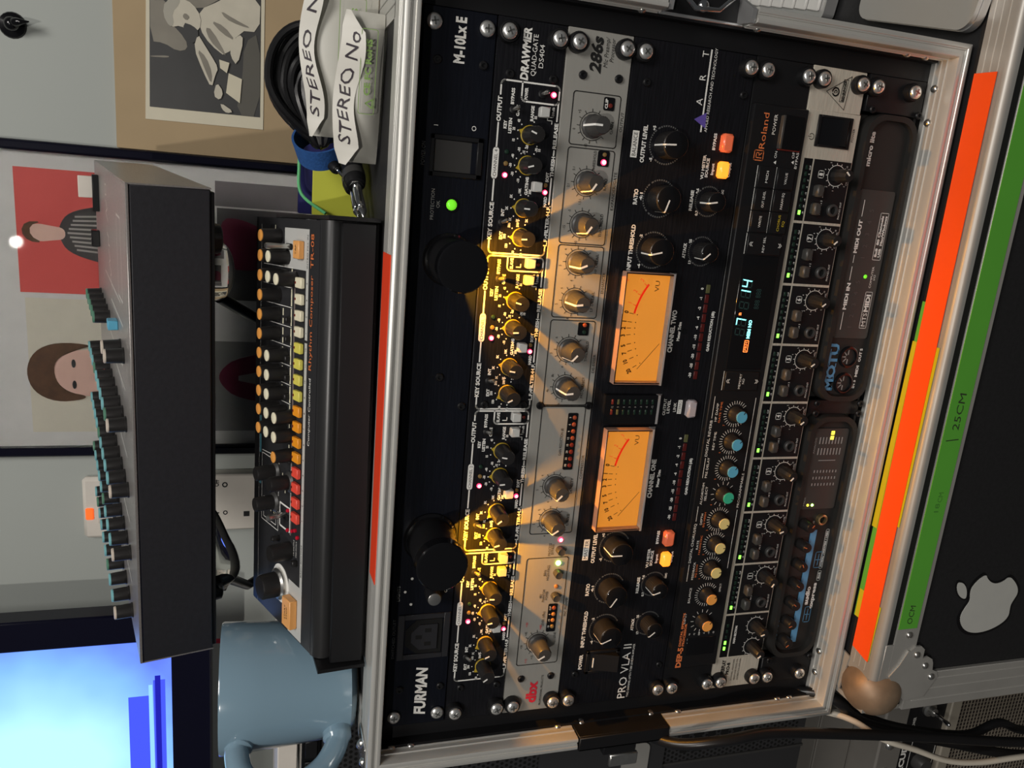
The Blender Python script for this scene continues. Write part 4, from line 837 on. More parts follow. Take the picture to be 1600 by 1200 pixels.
# ball corner with brace lobes
ball = MB(); ball.sphere((LX0 + 15, LYF + 14, LZ1 - 15), (22.5, 22.5, 22.5), 32, 20); cb = ball.build('ball_corner', 'rusty_ball', lc)
br = MB()
pts = [(LX0 + 10, LZ1 - 34), (LX0 + 34, LZ1 - 14), (LX0 + 44, LZ1 - 22), (LX0 + 56, LZ1 - 28)] + [(LX0 + 52 + 8 * math.cos(math.radians(a)), LZ1 - 37 + 8 * math.sin(math.radians(a))) for a in (60, 20, -20, -60)] + [(LX0 + 41 + 8 * math.cos(math.radians(a)), LZ1 - 48 + 8 * math.sin(math.radians(a))) for a in (30, -10, -50, -80)] + [(LX0 + 29 + 7 * math.cos(math.radians(a)), LZ1 - 57 + 7 * math.sin(math.radians(a))) for a in (0, -45, -90)] + [(LX0 + 12, LZ1 - 54)]
br.prism(pts, LYF - 2.0, LYF - .4); b_ = br.build('corner_brace', 'alu_worn', cb)
for x, z in ((52, -37), (41, -48), (30, -57)): inst('rivet', screw_mesh('rivet'), b_, (LX0 + x, LYF - 2, LZ1 + z))
inst('rivet', screw_mesh('rivet'), lc, (LX0 + 70, LYF - .6, LZ1 - 26))
MB().prism([(LX0 + 4, LYF + 30), (LX0 + 36, LYF + 26), (LX0 + 40, LYF + 46), (LX0 + 8, LYF + 52)], LZ1, LZ1 + 1.4, 'z').build('corner_brace', 'alu_worn', cb)
# tape
def tape(pts, z, m, h=.45): return MB().prism(pts, z, z + h, 'z').build('tape_strip', m, lc)
tape([(72, -26.5), (72, -21.5), (330, -23), (330, -26.5)], LZ1 + .5, 'tape_green', .25); tape([(150, -26), (150, -20.5), (300, -22), (300, -26)], LZ1 + .6, 'tape_yellow'); tape([(44, -46), (58, -46), (92, -47), (92, -44), (44, -43)], LZ1 + .7, 'tape_yellow', .2); tape([(72, -27), (72, -22.5), (96, -22.5), (96, -27)], LZ1 + .8, 'tape_yellow', .2); tape([(160, -47), (300, -47.6), (300, -44), (160, -44)], LZ1 + .7, 'tape_yellow', .2)
tape([(47, -27.5), (43, -45.5), (487, -44.5), (487.5, -26)], LZ1 + 1.0, 'tape_orange')
MB().box((76, LYF - 1.3, LZ1 - 25.5), (640, LYF - .7, LZ1 - 6 - 7.2)).build('tape_strip', 'tape_green', lc) if False else None
MB().box((76, LYF - 1.2, LZ1 - 31.5), (700, LYF - .65, LZ1 - 13.4)).build('tape_strip', 'tape_green', lc)
q = MB(); text(q, 'OCM', 80, 96, LZ1 - 25, 5, y=LYF - 1.4, shear=.15); text(q, '25CM', 240, 268, LZ1 - 26, 6, y=LYF - 1.4, shear=.1); q.line([(233, LZ1 - 28), (232, LZ1 - 17)], .8, LYF - 1.4); q.build('tape_writing', 'marker_ink', lc)
q = MB(); text(q, '18', 175, 182, LZ1 - 25, 4, y=LYF - 1.4); text(q, 'CM', 183, 191, LZ1 - 26, 4, y=LYF - 1.4); q.build('tape_writing', mat('marker_faint', (.06, .22, .03), .6), lc)
MB().box((LX0 + 20, LYF + 44, LZ1), (700, 445, LZ1 + .6)).build('top_mat', 'black_case', lc) if False else None
# apple sticker
BODY = [(0, .88), (-.12, .93), (-.25, .955), (-.38, .88), (-.47, .74), (-.49, .56), (-.45, .36), (-.36, .17), (-.25, .04), (-.15, 0), (-.06, .03), (.02, .05), (.1, .03), (.2, 0), (.3, .05), (.39, .17), (.45, .3), (.36, .38), (.31, .5), (.32, .62), (.38, .73), (.43, .77), (.34, .88), (.2, .955), (.1, .93)]
LEAF = [(.02, .98), (.03, 1.08), (.09, 1.17), (.17, 1.23), (.26, 1.25), (.26, 1.15), (.20, 1.06), (.11, 1.0)]
def sm(P, it=2):
    for _ in range(it):
        Q = []
        for i in range(len(P)):
            a, b = P[i], P[(i + 1) % len(P)]; Q += [(.75 * a[0] + .25 * b[0], .75 * a[1] + .25 * b[1]), (.25 * a[0] + .75 * b[0], .25 * a[1] + .75 * b[1])]
        P = Q
    return P
def apl(P, gx=1., off=0):
    s_ = 56.5; c = math.radians(-10)
    out = []
    cxm = sum(a for a, b in P) / len(P); czm = sum(b for a, b in P) / len(P)
    for a, b in P:
        a2, b2 = cxm + (a - cxm) * gx, czm + (b - czm) * gx
        X, Z = a2 * s_ , (b2 - .48) * s_ * .97; out.append((90 + X * math.cos(c) - Z * math.sin(c), -127 + X * math.sin(c) + Z * math.cos(c)))
    return out
MB().prism(apl(sm(BODY), 1.09), LYF + 2.2, LYF + 2.7).build('sticker_backing', 'black_gloss', lc); MB().prism(apl(sm(LEAF), 1.22), LYF + 2.2, LYF + 2.65).build('sticker_backing', 'black_gloss', lc)
MB().prism(apl(sm(BODY)), LYF + 1.8, LYF + 2.6).build('apple_sticker', 'sticker_silver', lc); MB().prism(apl(sm(LEAF)), LYF + 1.8, LYF + 2.6).build('apple_sticker', 'sticker_silver', lc)

# ================================================================== drum machine in its dock
TRR = (.376, .001, .066); TRL = (202.1, 44.8, 413.2)
dk = thing('drum_machine_dock', 'black metal dock tilting the drum machine on top of the rack case', 'stand', (202.1, 44.8, CZ1 + .6), (0, 0, .066))
MB().box((-151, -30, 2.5), (151, -24, 24.5), .8).build('front_plate', 'black_satin', dk); MB().box((-151, -24, 0), (151, 118, 3), .5).build('base_plate', 'black_satin', dk)
for s in (-1, 1): MB().prism([(-32, .6), (118, .6), (118, 62), (100, 62), (0, 36), (-36, 33)], s * 152, s * 154.5, 'x').build('side_plate', 'black_satin', dk)
tr = thing('drum_machine', 'black drum machine with red, orange, yellow and white step keys', 'drum machine', TRL, TRR)
bd = MB().prism([(-18, -.4), (-17, 0), (92, 0), (92, -24), (-10, -16), (-18, -10)], -151, 151, 'x').build('body', 'tr_panel', tr)
e = MB(); pr = [(-15, 0)] + [(-16 - 10 * math.sin(math.radians(i * 15)), -9 + 9 * math.cos(math.radians(i * 15))) for i in range(0, 8)] + [(-18, -12), (-15, -12)]
e.prism(pr, -151.5, 151.5, 'x').build('front_edge', 'tr_edge', tr)
# flat print on the top panel: use plane xy
def fl(mb, x0, x1, y0, y1, z=.2): return mb.add([(x0, y0, z), (x1, y0, z), (x1, y1, z), (x0, y1, z)], [(0, 1, 2, 3)])
def fline(mb, pts, w, z=.25):
    for a, b in zip(pts[:-1], pts[1:]):
        a, b = Vector(a), Vector(b); d_ = (b - a).normalized(); nn = Vector((-d_.y, d_.x)) * w / 2; mb.add([(p_.x, p_.y, z) for p_ in (a + nn, a - nn, b - nn, b + nn)], [(0, 1, 2, 3)])
g = MB(); fl(g, 117.4, 144.8, 0, 40); fl(g, 70.8, 117.4, 0, 4); fl(g, -104, 69, 0, 4); fl(g, -150, -104, 0, 4); g.add([(-150, 4, .2), (-109, 4, .2), (-109, 23, .2), (-150, 23, .2)], [(0, 1, 2, 3)]); g.build('grey_panel', 'tr_grey', tr)
g = MB()
fl(g, -75, 116, 20.6, 23, .15); g.build('brown_strip', mat('tr_strip', (.16, .13, .12), .5), tr)
c = MB(); ln = MB(); kp = MB()
COLX = [138.4 - 13.73 * i for i in range(11)]
for i, x in enumerate(COLX):
    if i == 0: fl(c, 136, 146, 56, 57.4); continue
    if i < 2: fl(c, x - 6, x + 6, 41.4, 42.8); continue
    fl(c, x - 6, x + 6, 25.8, 27.6)
    if 4 <= i <= 8: fl(c, x - 6, x - 2, 40, 41.6); fl(c, x, x + 5, 40, 41.6)
    fline(ln, [(x + 6.8, 25.4), (x + 6.8, 77)], .5)
fl(c, -20, -8, 25.8, 27.6); fline(ln, [(-21, 25), (-24, 76)], .5); fline(ln, [(-21, 22), (-72, 22.6)], .5); fline(ln, [(-150, 82), (146, 82)], .35)
for y0, y1, x0, x1 in ((44, 76, -79, -26), (48, 72, -76, -60)): fline(ln, [(x0, y0), (x0, y1), (x1, y1), (x1, y0), (x0, y0)], .5)
fline(ln, [(-73, 40.8), (-55.4, 40.8), (-55.4, 22.8), (-73, 22.8), (-73, 40.8)], 1.4)
for x, y in ((-40, 40), (-44, 32), (-28, 44), (-34, 37), (-66, 52), (-66, 58), (-66, 64)): fl(c, x - 2, x + 2, y - .6, y + .6)
c.build('cream_labels', 'cream_print', tr); ln.build('panel_lines', 'white_print', tr)
g = MB(); fl(g, -27, 4, 78, 81.5); fl(g, -52, -42, 78, 81.5); g.build('cyan_label', 'tr_cyan', tr)
t_ = MB(); text(t_, 'TR-08', 119.5, 142, -7.4, 4.4, y=.35, plane='xy'); text(t_, 'Rhythm', 51.6, 77.6, -7.2, 4, y=.35, plane='xy'); text(t_, 'Composer', 81, 115, -7.2, 4, y=.35, plane='xy'); t_.build('orange_lettering', 'orange_print', tr)
t_ = MB(); text(t_, 'Computer Controlled', -1, 46, -7, 3, y=.35, plane='xy'); t_.build('white_lettering', 'white_print', tr)
t_ = MB()
for i in range(16): text(t_, str(i + 1 if i < 12 else i - 11), 0, 1, 1.2, 1.9, y=.35, plane='xy', align='c') if False else text(t_, str(i + 1 if i < 12 else i - 11), -57.6 + 11.1 * i, 1, 1.2, 1.8, y=.35, plane='xy', align='c')
text(t_, 'BASIC RHYTHM', -100, -76, 1.2, 1.7, y=.35, plane='xy'); text(t_, 'INTRO FILL IN', 119, 141, 1.2, 1.7, y=.35, plane='xy'); text(t_, 'START', -136, -124, 17.5, 1, y=.35, plane='xy') if False else None
t_.build('black_lettering', 'black_print', tr)
@cached
def step(m): return MB().box((-3.6, 0, 0), (3.6, 10, 3.0), .5).mesh('step_key', m)
for i in range(16):
    m = ('step_red', 'step_orange', 'step_yellow', 'step_white')[i // 4]; k = inst('step_key', step(m), tr, (-57.6 + 11.1 * i, 5.2, .2)); MB().box((-.8, 8, 3.0), (.8, 9.4, 3.4)).build('key_light', 'led_off_red', k)
def kz(R, h, m): return MB().lathe([(R, 0), (R * .98, h * .3), (R * .86, h - .8), (R * .8, h)], (0, 0, 0), '+z', 20, flute=.25, fl=1).mesh('knob', m)
@cached
def trk(cap): return [('knob', kz(5.4, 14, 'black_knob')), ('cap_disc', MB().lathe([(4.0, 14), (4.0, 14.6), (3.6, 14.8)], (0, 0, 0), '+z', 18).mesh('cap_disc', cap)), ('cap_line', MB().box((-.35, 3.9, 8), (.35, 4.6, 14.2)).mesh('cap_line', 'pointer_white'))]
def trknob(x, y, cap, a=0):
    ms = trk(cap); k = inst('knob', ms[0][1], tr, (x, y, 0), (0, 0, a))
    for nm, me in ms[1:]: inst(nm, me, k)
for i, x in enumerate(COLX): trknob(x, 48.6, 'cap_orange', random.uniform(-.6, .6))
for i in (1, 2, 6, 7, 8, 9, 10): trknob(COLX[i], 34.6, 'cap_ivory', random.uniform(-.6, .6))
for i in (2, 9, 10): trknob(COLX[i] - .6, 20.4 + 8 * 0, 'cap_ivory', random.uniform(-.6, .6))
trknob(-14, 20.6, 'cap_orange')
for x, y in ((-33.6, 47.9), (-34.7, 18.9 + 4), (-57.6, 49)):
    k = MB().lathe([(7.8, 0), (7.8, 1.4), (6.2, 3)], (x, y, 0), '+z', 28).build('selector_skirt', 'knob_grey', tr); MB().lathe([(5.6, 3), (5.4, 15.4), (4.9, 16.4), (1, 16.5)], (x, y, 0), '+z', 28, flute=.2, fl=1).build('selector_knob', 'black_knob', k)
MB().lathe([(6.6, 0), (6.4, 14), (5.8, 15.6), (1, 15.8)], (-86.6, 22, 0), '+z', 28).build('volume_knob', 'black_knob', tr); MB().lathe([(2.2, 0), (2.2, 5), (1.6, 6)], (-84, 42, 0), '+z', 14).build('small_knob', 'black_knob', tr)
k = MB().lathe([(14.8, .2), (14.8, .5), (13, .6)], (-118.2, 37, 0), '+z', 40).build('tempo_ring', 'white_print', tr); MB().lathe([(12, .4), (12, 3), (10.4, 4.4)], (-118.2, 37, 0), '+z', 36).build('tempo_skirt', 'steel', k); MB().lathe([(9.6, 4), (9.2, 15), (8.4, 16.6), (1, 16.8)], (-118.2, 37, 0), '+z', 36, flute=.2, fl=1).build('tempo_knob', 'black_knob', k)
sb = MB().box((-142, 7, .3), (-120, 21, 6), .5).build('start_button', 'tr_orange_btn', tr); t_ = MB(); text(t_, 'START', -136, -125, 14.6, 1.6, y=6.15, plane='xy'); text(t_, 'STOP', -135, -126, 11.4, 1.6, y=6.15, plane='xy'); t_.build('button_lettering', 'black_print', sb)
sb = MB().box((124.8, 7.4, .3), (136.8, 16.8, 4.4), .5).build('tap_button', 'tr_orange_btn', tr); t_ = MB(); text(t_, 'TAP', 127.6, 134, 11, 1.9, y=4.6, plane='xy'); t_.build('button_lettering', 'black_print', sb)
sl = MB(); 
for i in range(9): sl.lathe([(2.2, .3), (2.2, .5)], (132, 27.5 + i, 0), '+z', 12)
MB().prism(rrect(129.8, 134.2, 26, 38.4, 2.1, 4), .2, .4, 'z').build('lever_slot', 'hole_black', tr); lv = MB().lathe([(1.8, 0), (2.1, 17), (1.6, 18)], (0, 0, 0), '+z', 16).build('lever_switch', 'steel', tr, (132, 31.5, .4), (math.radians(6), 0, 0))
MB().prism(rrect(-66, -61, 25, 38, 2.2, 4), .2, .45, 'z').build('lever_slot', 'hole_black', tr); lv = MB().lathe([(1.9, 0), (2.4, 15), (1.8, 16)], (0, 0, 0), '+z', 16).build('lever_switch', 'steel', tr, (-62, 32, .4), (math.radians(20), 0, math.radians(10)))
for x, y in ((-72, 25), (-57, 25), (-68, 12), (-72, 8), (-70, 17)): MB().lathe([(1.5, 0), (1.4, 1.4), (.6, 2)], (x, y, .2), '+z', 12).build('indicator_light', mat('red_gem', (.5, .01, .03), .15), tr)
for i in (4, 5, 6, 7, 8): MB().box((COLX[i] - 4, 27, 0), (COLX[i] + .4, 30, 4), .4).build('slide_switch', 'black_knob', tr)
MB().box((-94, 8, 0), (-90, 12, 4), .4).build('slide_switch', 'black_knob', tr)
t_ = MB(); text(t_, '1/4 SHUFFLE', -88, -76, 14, 1.4, y=.35, plane='xy'); text(t_, 'PRE-SCALE', -88, -76, 10, 1.4, y=.35, plane='xy'); t_.build('white_lettering', 'white_print', tr)
MB().lathe([(3, 0), (3, 1)], (141, 48, .2), '+z', 16).build('small_socket', 'black_gloss', tr) if False else None

# ================================================================== large synthesiser box above
SYR = (.229, .002, -.024); SYL = (196.7, 62.6, 524.1)
sy = thing('synthesizer', 'large black box synthesizer with teal-capped knobs on its silver top', 'synthesizer', SYL, SYR)
MB().box((-170, 0, -50.2), (170, 318, -2), 1).build('case_body', 'synth_box', sy); MB().box((-170, -.3, -2), (170, 320, 0), .4).build('top_panel', 'synth_top', sy); MB().box((-170.6, .4, -50.6), (-169.6, 320, -.2)).build('end_panel', 'synth_top', sy); MB().box((169.6, .4, -50.6), (170.6, 320, -.2)).build('end_panel', 'synth_top', sy)
MB().box((-168, 2, -53), (168, 316, -50.2), .5).build('base_plate', 'black_satin', sy)
for x in (-135, 135): 
    for y in (30, 280): MB().lathe([(11, 0), (10, 8), (8, 9)], (x, y, -53), '-z', 20).build('rubber_foot', 'black_satin', sy)
@cached
def syk(cap): return [('knob', MB().lathe([(5.9, 0), (5.8, 1.2), (5.4, 1.4), (5.1, 11.4), (4.9, 12)], (0, 0, 0), '+z', 20).mesh('knob', 'black_knob')), ('knob_cap', MB().lathe([(5.0, 11.6), (5.0, 12.8), (4.4, 13.2)], (0, 0, 0), '+z', 20).mesh('knob_cap', cap))]
def sykn(x, y, cap):
    ms = syk(cap); k = inst('knob', ms[0][1], sy, (x, y, 0)); inst('knob_cap', ms[1][1], k)
for x, cx in ((49, 1), (-2, 2), (-53, 3), (-104, 4), (-153, 5)):
    for r_ in range(10):
        y = 47 + 26.5 * r_
        if cx == 1 and r_ in (2, 3, 4): continue
        cap = 'cap_beige' if r_ == 0 or (cx == 1 and r_ == 1) else ('cap_darkgreen' if (r_ + cx) % 5 == 3 else 'cap_teal')
        if cx == 1 and r_ > 4: cap = 'cap_darkgreen'
        sykn(x, y, cap)
MB().box((57, 92, 0), (64, 104, 7), .5).build('blue_button', 'cap_blue', sy)
MB().box((128, 262, 0), (160, 272, 5), .5).build('black_slot', 'black_satin', sy); MB().box((139, 272, 0), (158, 276, 16), .5).build('white_tag', 'plastic_white', sy)
MB().box((95, 272, 0), (110, 282, 7), .8).build('black_socket', 'black_gloss', sy)
ln = MB(); fline(ln, [(144.4, 44), (144.4, 73), (87.6, 73), (87.6, 41), (144.4, 44)], 1.6)
for x in (70, 24, -27, -78, -128): fline(ln, [(x, 45), (x, 150)], 1.3); fline(ln, [(x + 14, 60), (x + 14, 210)], 1.2)
fline(ln, [(158, 178), (150, 178), (150, 166), (158, 166), (158, 178)], 1.3); fline(ln, [(146, 176), (140, 160), (136, 176), (130, 158)], 1.7); fline(ln, [(126, 170), (120, 170), (118, 156), (112, 160), (112, 148)], 1.7); fline(ln, [(108, 160), (102, 146), (98, 158), (92, 140), (88, 150), (80, 134)], 1.7)
ln.build('panel_lines', 'white_print', sy)
# stand that carries it
sd = thing('synthesizer_stand', 'black tube stand with clear rounded pads under the large synthesizer', 'stand')
def stand_arm(x, dx):
    MB().tube([(x, 150, 474), (x + dx * .45, 200, 447), (x + dx * .8, 260, 420), (x + dx, 396, 376)], 4.6, 12).build('arm', 'cable_black', sd)
stand_arm(284, -56)
MB().tube([(72, 108, 470), (45, 150, 464), (12, 200, 453), (6, 240, 430), (0, 396, 376)], 4.2, 12).build('arm', 'cable_black', sd)
MB().box((-20, 395, 371), (300, 415, 377), 1).build('foot_bar', 'black_satin', sd)
g = MB(); g.sphere((307, 128, 474.5), (22, 22, 12.5), 28, 18); g.build('clear_pad', 'bulb_glass', sd)
g = MB(); g.tube(spl([(136, 112, 484), (118, 108, 478), (100, 104, 474), (84, 102, 470), (70, 102, 470), (62, 102, 468)], 4), [2, 3, 4, 6, 7, 8, 9, 10, 11, 12, 12.5, 12.8, 13, 13, 12, 10, 8, 6, 4, 2, 1], 22); g.build('clear_pad', 'bulb_glass', sd)

# ================================================================== mug
mg = thing('coffee_mug', 'glossy grey-blue ceramic mug at the left end of the rack case', 'mug', (1.5, 64, CZ1 + .4), (0, 0, math.radians(62)))
MB().lathe([(28, 0), (29, .6), (38, 2.2), (42, 6), (44.5, 30), (46.5, 70), (48, 97), (47.4, 98.6), (45.6, 98.6), (44.6, 96), (43, 70), (40.5, 14), (30, 8), (1, 7.5)], (0, 0, 0), '+z', 56).build('cup', 'mug_blue', mg)
MB().lathe([(25, 0), (28.2, 0), (28.6, .8)], (0, 0, -.2), '+z', 40).build('foot_ring', 'mug_raw', mg)
hp = [(-42, 0, 84), (-52, -2, 86), (-69, -3, 81), (-80, -3.5, 64), (-80, -3.5, 46), (-70, -3, 28), (-54, -2, 17), (-41, 0, 16)]
hs = spl(hp); MB().tube(hs, [8.5 if 4 < i < len(hs) - 5 else 10.5 for i in range(len(hs))], 16).build('handle', 'mug_blue', mg)

# ================================================================== cable bundle, pouches and small things on the case top
cb = thing('cable_bundle', 'coiled black audio cable held by a blue hook-and-loop strap, with jack plugs', 'cable', (430, 146, CZ1 + 1))
for i in range(22):
    a = i * .9; pts = []; fr_ = (i * 7 % 22) / 21; lay = i % 6
    for j in range(44):
        t = 2 * PI * j / 44; rx = 38 - 24 * fr_ + 2 * math.sin(i * 2.1); rz = 27 - 20 * fr_ + 2 * math.cos(i * 1.3); pin = max(0, -math.cos(t)) ** 2
        pts.append((14 - 4 * fr_ + rx * math.cos(t) - (38 - rx) * pin, -8 + (5.6 * (lay - 2.5)) * (1 - .6 * pin) + 2 * math.sin(2 * t + a), 40 + rz * math.sin(t) * (1 - .35 * pin) + 2.5 * math.cos(i * 1.7 + t) - 8 * pin))
    MB().tube(pts, 3.1, 9, True).build('cable_loop', 'cable_black', cb)
V = []; F = []; N = 40
ax = Vector((.80, -.55, .22)).normalized(); e1 = ax.cross(Vector((0, 0, 1))).normalized(); e2 = e1.cross(ax)
for j in range(N):
    t = 2 * PI * j / N
    for e_, w_ in ((0, 0), (1, 0), (0, 1), (1, 1)):
        rr = 16.5 + w_ * 1.6 + (1.5 if e_ else 0); q_ = Vector((-31, -12, 31)) + ax * (16 * e_ - 4) + e1 * rr * math.cos(t) * 1.12 + e2 * rr * math.sin(t); V.append(tuple(q_))
for j in range(N):
    k = (j + 1) % N
    for a_, b_ in ((0, 1), (1, 3), (3, 2), (2, 0)): F.append((4 * j + a_, 4 * j + b_, 4 * k + b_, 4 * k + a_))
MB().add(V, F).build('strap', 'velcro_blue', cb)
def jack(p0, p1, sc, small=False):
    p0, p1 = Vector(p0), Vector(p1); d_ = p1 - p0; L = d_.length; q_ = d_.to_track_quat('Z', 'Y').to_euler()
    P = [(5.5, 0), (6.5, 6), (7.4, 22), (7.2, 30), (6.2, 34), (4.2, 35)] if not small else [(2.5, 0), (4.2, 4), (4.4, 18), (3.6, 20)]
    b = MB().lathe([(r * sc, t * sc) for r, t in P], (0, 0, 0), '+z', 24).build('jack_plug', 'black_satin', cb, p0, q_)
    T = [(4.9, 34.6), (4.9, 36), (3.1, 36.4), (3.1, 54), (2.5, 55), (3.1, 57), (3.0, 59), (.5, 64)] if not small else [(2.6, 20), (2.4, 21), (1.5, 21.3), (1.5, 29), (1.2, 29.6), (1.5, 31), (.3, 33.5)]
    MB().lathe([(r * sc, t * sc) for r, t in T], (0, 0, 0), '+z', 20).build('plug_tip', 'chrome', b)
    if not small: MB().lathe([(7.55 * sc, 22 * sc), (7.55 * sc, 28 * sc)], (0, 0, 0), '+z', 24, cap0=False, cap1=False).build('plug_band', 'knob_grey', b)
jack((-30, -26, 13), (-58, -58, 8.5), 1.05); jack((-36, -6, 11), (-60, -34, 8.5), .95); jack((-36, -18, 29), (-48, -40, 17), .95, True)
def pouch(name, label, ox, oy, oz, Lx, hgt, fh, tilt, txt, seed):
    th = thing(name, label, 'pouch', (ox, oy, oz), (0, 0, tilt), 'white pouches on the rack case')
    wave = lambda u_: 3.4 * math.sin(u_ * 11 + seed) * (.4 + .6 * u_)
    top = lambda u_: hgt * (1 - .07 * math.sin(u_ * 6 + seed)) - 7 * max(0, abs(u_ - .5) * 2 - .8) * 5 * .35
    V = []; F = []; nx, nz = 28, 10
    for side in (1, -1):
        for i in range(nx + 1):
            for j in range(nz + 1):
                u_, v_ = i / nx, j / nz; th_ = 12 * (math.sin(PI * u_) ** .5 if 0 < u_ < 1 else 0) * math.sin(PI * (v_ * .9 + .1)) ** .7
                V.append((-Lx / 2 + Lx * u_, side * max(.2, th_) + wave(u_) * v_ * .5, top(u_) * v_))
    m_ = (nx + 1) * (nz + 1)
    for s in (0, 1):
        for i in range(nx):
            for j in range(nz): a_ = s * m_ + i * (nz + 1) + j; F.append((a_, a_ + 1, a_ + nz + 2, a_ + nz + 1))
    for i in range(nx):
        a_ = i * (nz + 1) + nz; F.append((a_, a_ + nz + 1, m_ + a_ + nz + 1, m_ + a_)); b_ = i * (nz + 1); F.append((b_, b_ + nz + 1, m_ + b_ + nz + 1, m_ + b_))
    bg = MB().add(V, F).build('bag', 'pouch_back', th)
    fy = lambda u_, t: -13.5 + 5.5 * t + wave(u_) * (1.0 - .5 * t)      # crimped seam folded towards the viewer
    fz = lambda u_, t: top(u_) + 1.5 - fh * (1 - t) * min(1, .25 + 6 * u_, .25 + 6 * (1 - u_)) + 1.2 * math.sin(u_ * 11 + seed + 1) * (1 - t)
    V = []; F = []; n_ = 56
    for i in range(n_ + 1):
        u_ = i / n_; x_ = -Lx / 2 + Lx * u_
        for t, o in ((0, 0), (.5, 0), (1, 0), (1, .7), (.5, .7), (0, .7)): V.append((x_, fy(u_, t) + o, fz(u_, t)))
    for i in range(n_):
        for k_ in range(6): F.append((6 * i + k_, 6 * i + (k_ + 1) % 6, 6 * i + 6 + (k_ + 1) % 6, 6 * i + 6 + k_))
    flp = MB().add(V, F).build('flap', 'pouch_white', th)
    q = MB(); text(q, txt, -Lx / 2 + 13, Lx / 2 - 12, 0, 1); W2 = []
    for x_, y_, z_ in q.v:
        u_ = (x_ + Lx / 2) / Lx; t = .28 + .48 * z_ + .06 * math.sin(x_ * .35); W2.append((x_ + 1.2 * z_, fy(u_, t) - .5, fz(u_, t)))
    q.v = W2; q.build('handwriting', 'marker_black', flp)
    q = MB(); text(q, 'CE FC RoHS', -Lx * .02, Lx * .34, hgt * .32, 3.4, y=-14.5, bold=True); q.line([(-Lx * .1, hgt * .24), (-Lx * .04, hgt * .24), (-Lx * .07, hgt * .4), (-Lx * .1, hgt * .24)], .8, -14.5); q.line(rrect(-Lx * .14, Lx * .4, hgt * .2, hgt * .56, 1, 2), .4, -14.5, True); q.build('green_lettering', 'ink_green', bg)
pouch('white_pouch', 'white crimped pouch handwritten stereo n, standing against the black cable coil', 456, 92, CZ1 + .8, 98, 46, 10.5, math.radians(-5), 'STEREO  N', 1.0)
pouch('white_pouch', 'white crimped pouch handwritten stereo no, lying nearest the rack front edge', 437, 58, CZ1 + .8, 92, 27, 14, math.radians(-10), 'STEREO No', 2.4)
tag(MB().box((350, 168, CZ1 + .5), (396, 172, CZ1 + 36), .4).build('sticky_note_pad', 'note_yellow'), 'yellow-green sticky note pad standing behind the jack plugs', 'note pad')
t = MB().box((349, 188, CZ1 + .5), (420, 194, CZ1 + 46), 1).build('blue_folder', 'deep_blue'); tag(t, 'dark blue folder standing behind the yellow sticky notes', 'folder')
tag(MB().tube(spl([(352, 160, CZ1 + 26), (365, 176, CZ1 + 44), (385, 182, CZ1 + 46), (404, 184, CZ1 + 45)]), 1.3, 8).build('green_wire', 'wire_green'), 'thin green wire looped beside the sticky notes', 'wire')

# ================================================================== things on the wall
fr = thing('poster_frame', 'black-framed poster with red and cream portrait prints on the back wall', 'picture', (0, 499, 0))
FX0, FX1, FZ0, FZ1 = 36, 388, 372, 930
for a_, b_ in (((FX0, -14, FZ0), (FX0 + 11, 0, FZ1)), ((FX1 - 11, -14, FZ0), (FX1, 0, FZ1)), ((FX0 + 11, -14, FZ0), (FX1 - 11, 0, FZ0 + 11)), ((FX0 + 11, -14, FZ1 - 11), (FX1 - 11, 0, FZ1))): MB().box(a_, b_, 2.5).build('frame_bar', 'frame_black', fr)
sh = MB().box((FX0 + 11, -4, FZ0 + 11), (FX1 - 11, -1, FZ1 - 11)).build('poster_sheet', 'poster_white', fr)
def pr_(x0, x1, z0, z1, m, nm='print_block'): return MB().box((x0, -4.6, z0), (x1, -4, z1)).build(nm, m, sh)
pr_(226, 360, 560, 697, 'poster_red'); pr_(64, 220, 545, 693, 'poster_cream'); pr_(334, 362, 395, 496, 'poster_grey'); pr_(226, 332, 395, 494, mat('poster_char', (.10, .095, .095), .6)); pr_(64, 176, 395, 520, mat('poster_pale', (.25, .245, .24), .6))
def pp(poly, m, nm, y=-5): return MB().prism(poly, y, y + .4).build(nm, m, sh)
# generic standing figure on the red print
pp(sm([(252, 560), (262, 618), (272, 648), (287, 656), (301, 656), (316, 646), (324, 618), (332, 560)]), 'suit_dark', 'figure_jacket')
for i in range(9):
    x = 268 + 6 * i; pp([(x, 560), (x + 2, 560), (x + 2 - (x - 293) * .25, 648 - abs(x - 293) * .35), (x - (x - 293) * .25, 648 - abs(x - 293) * .35)], 'suit_light', 'jacket_stripe', -5.4)
pp(sm([(286, 650), (284, 664), (282, 676), (287, 686), (297, 687), (302, 678), (300, 664), (298, 650)]), 'skin', 'figure_face', -5.6); pp(sm([(281, 672), (282, 686), (292, 693), (303, 688), (304, 672), (299, 684), (288, 684)], 1), 'hair', 'figure_hair', -6)
# generic head on the cream print
pp(sm([(108, 596), (107, 640), (112, 664), (128, 678), (148, 676), (160, 660), (163, 630), (158, 596)]), 'skin', 'portrait_face', -5.2)
pp(sm([(103, 640), (100, 668), (112, 690), (136, 697), (160, 688), (171, 664), (168, 625), (162, 645), (150, 668), (126, 668), (112, 655), (108, 635)], 2), 'hair', 'portrait_hair', -5.8)
for x in (121, 146): pp([(x + 5 * math.cos(t * PI / 6), 648 + 2.2 * math.sin(t * PI / 6)) for t in range(12)], 'photo_dark', 'portrait_eye', -5.8)
pp([(128, 622), (140, 622), (138, 617), (130, 617)], mat('lips', (.5, .15, .12), .5), 'portrait_mouth', -5.8)
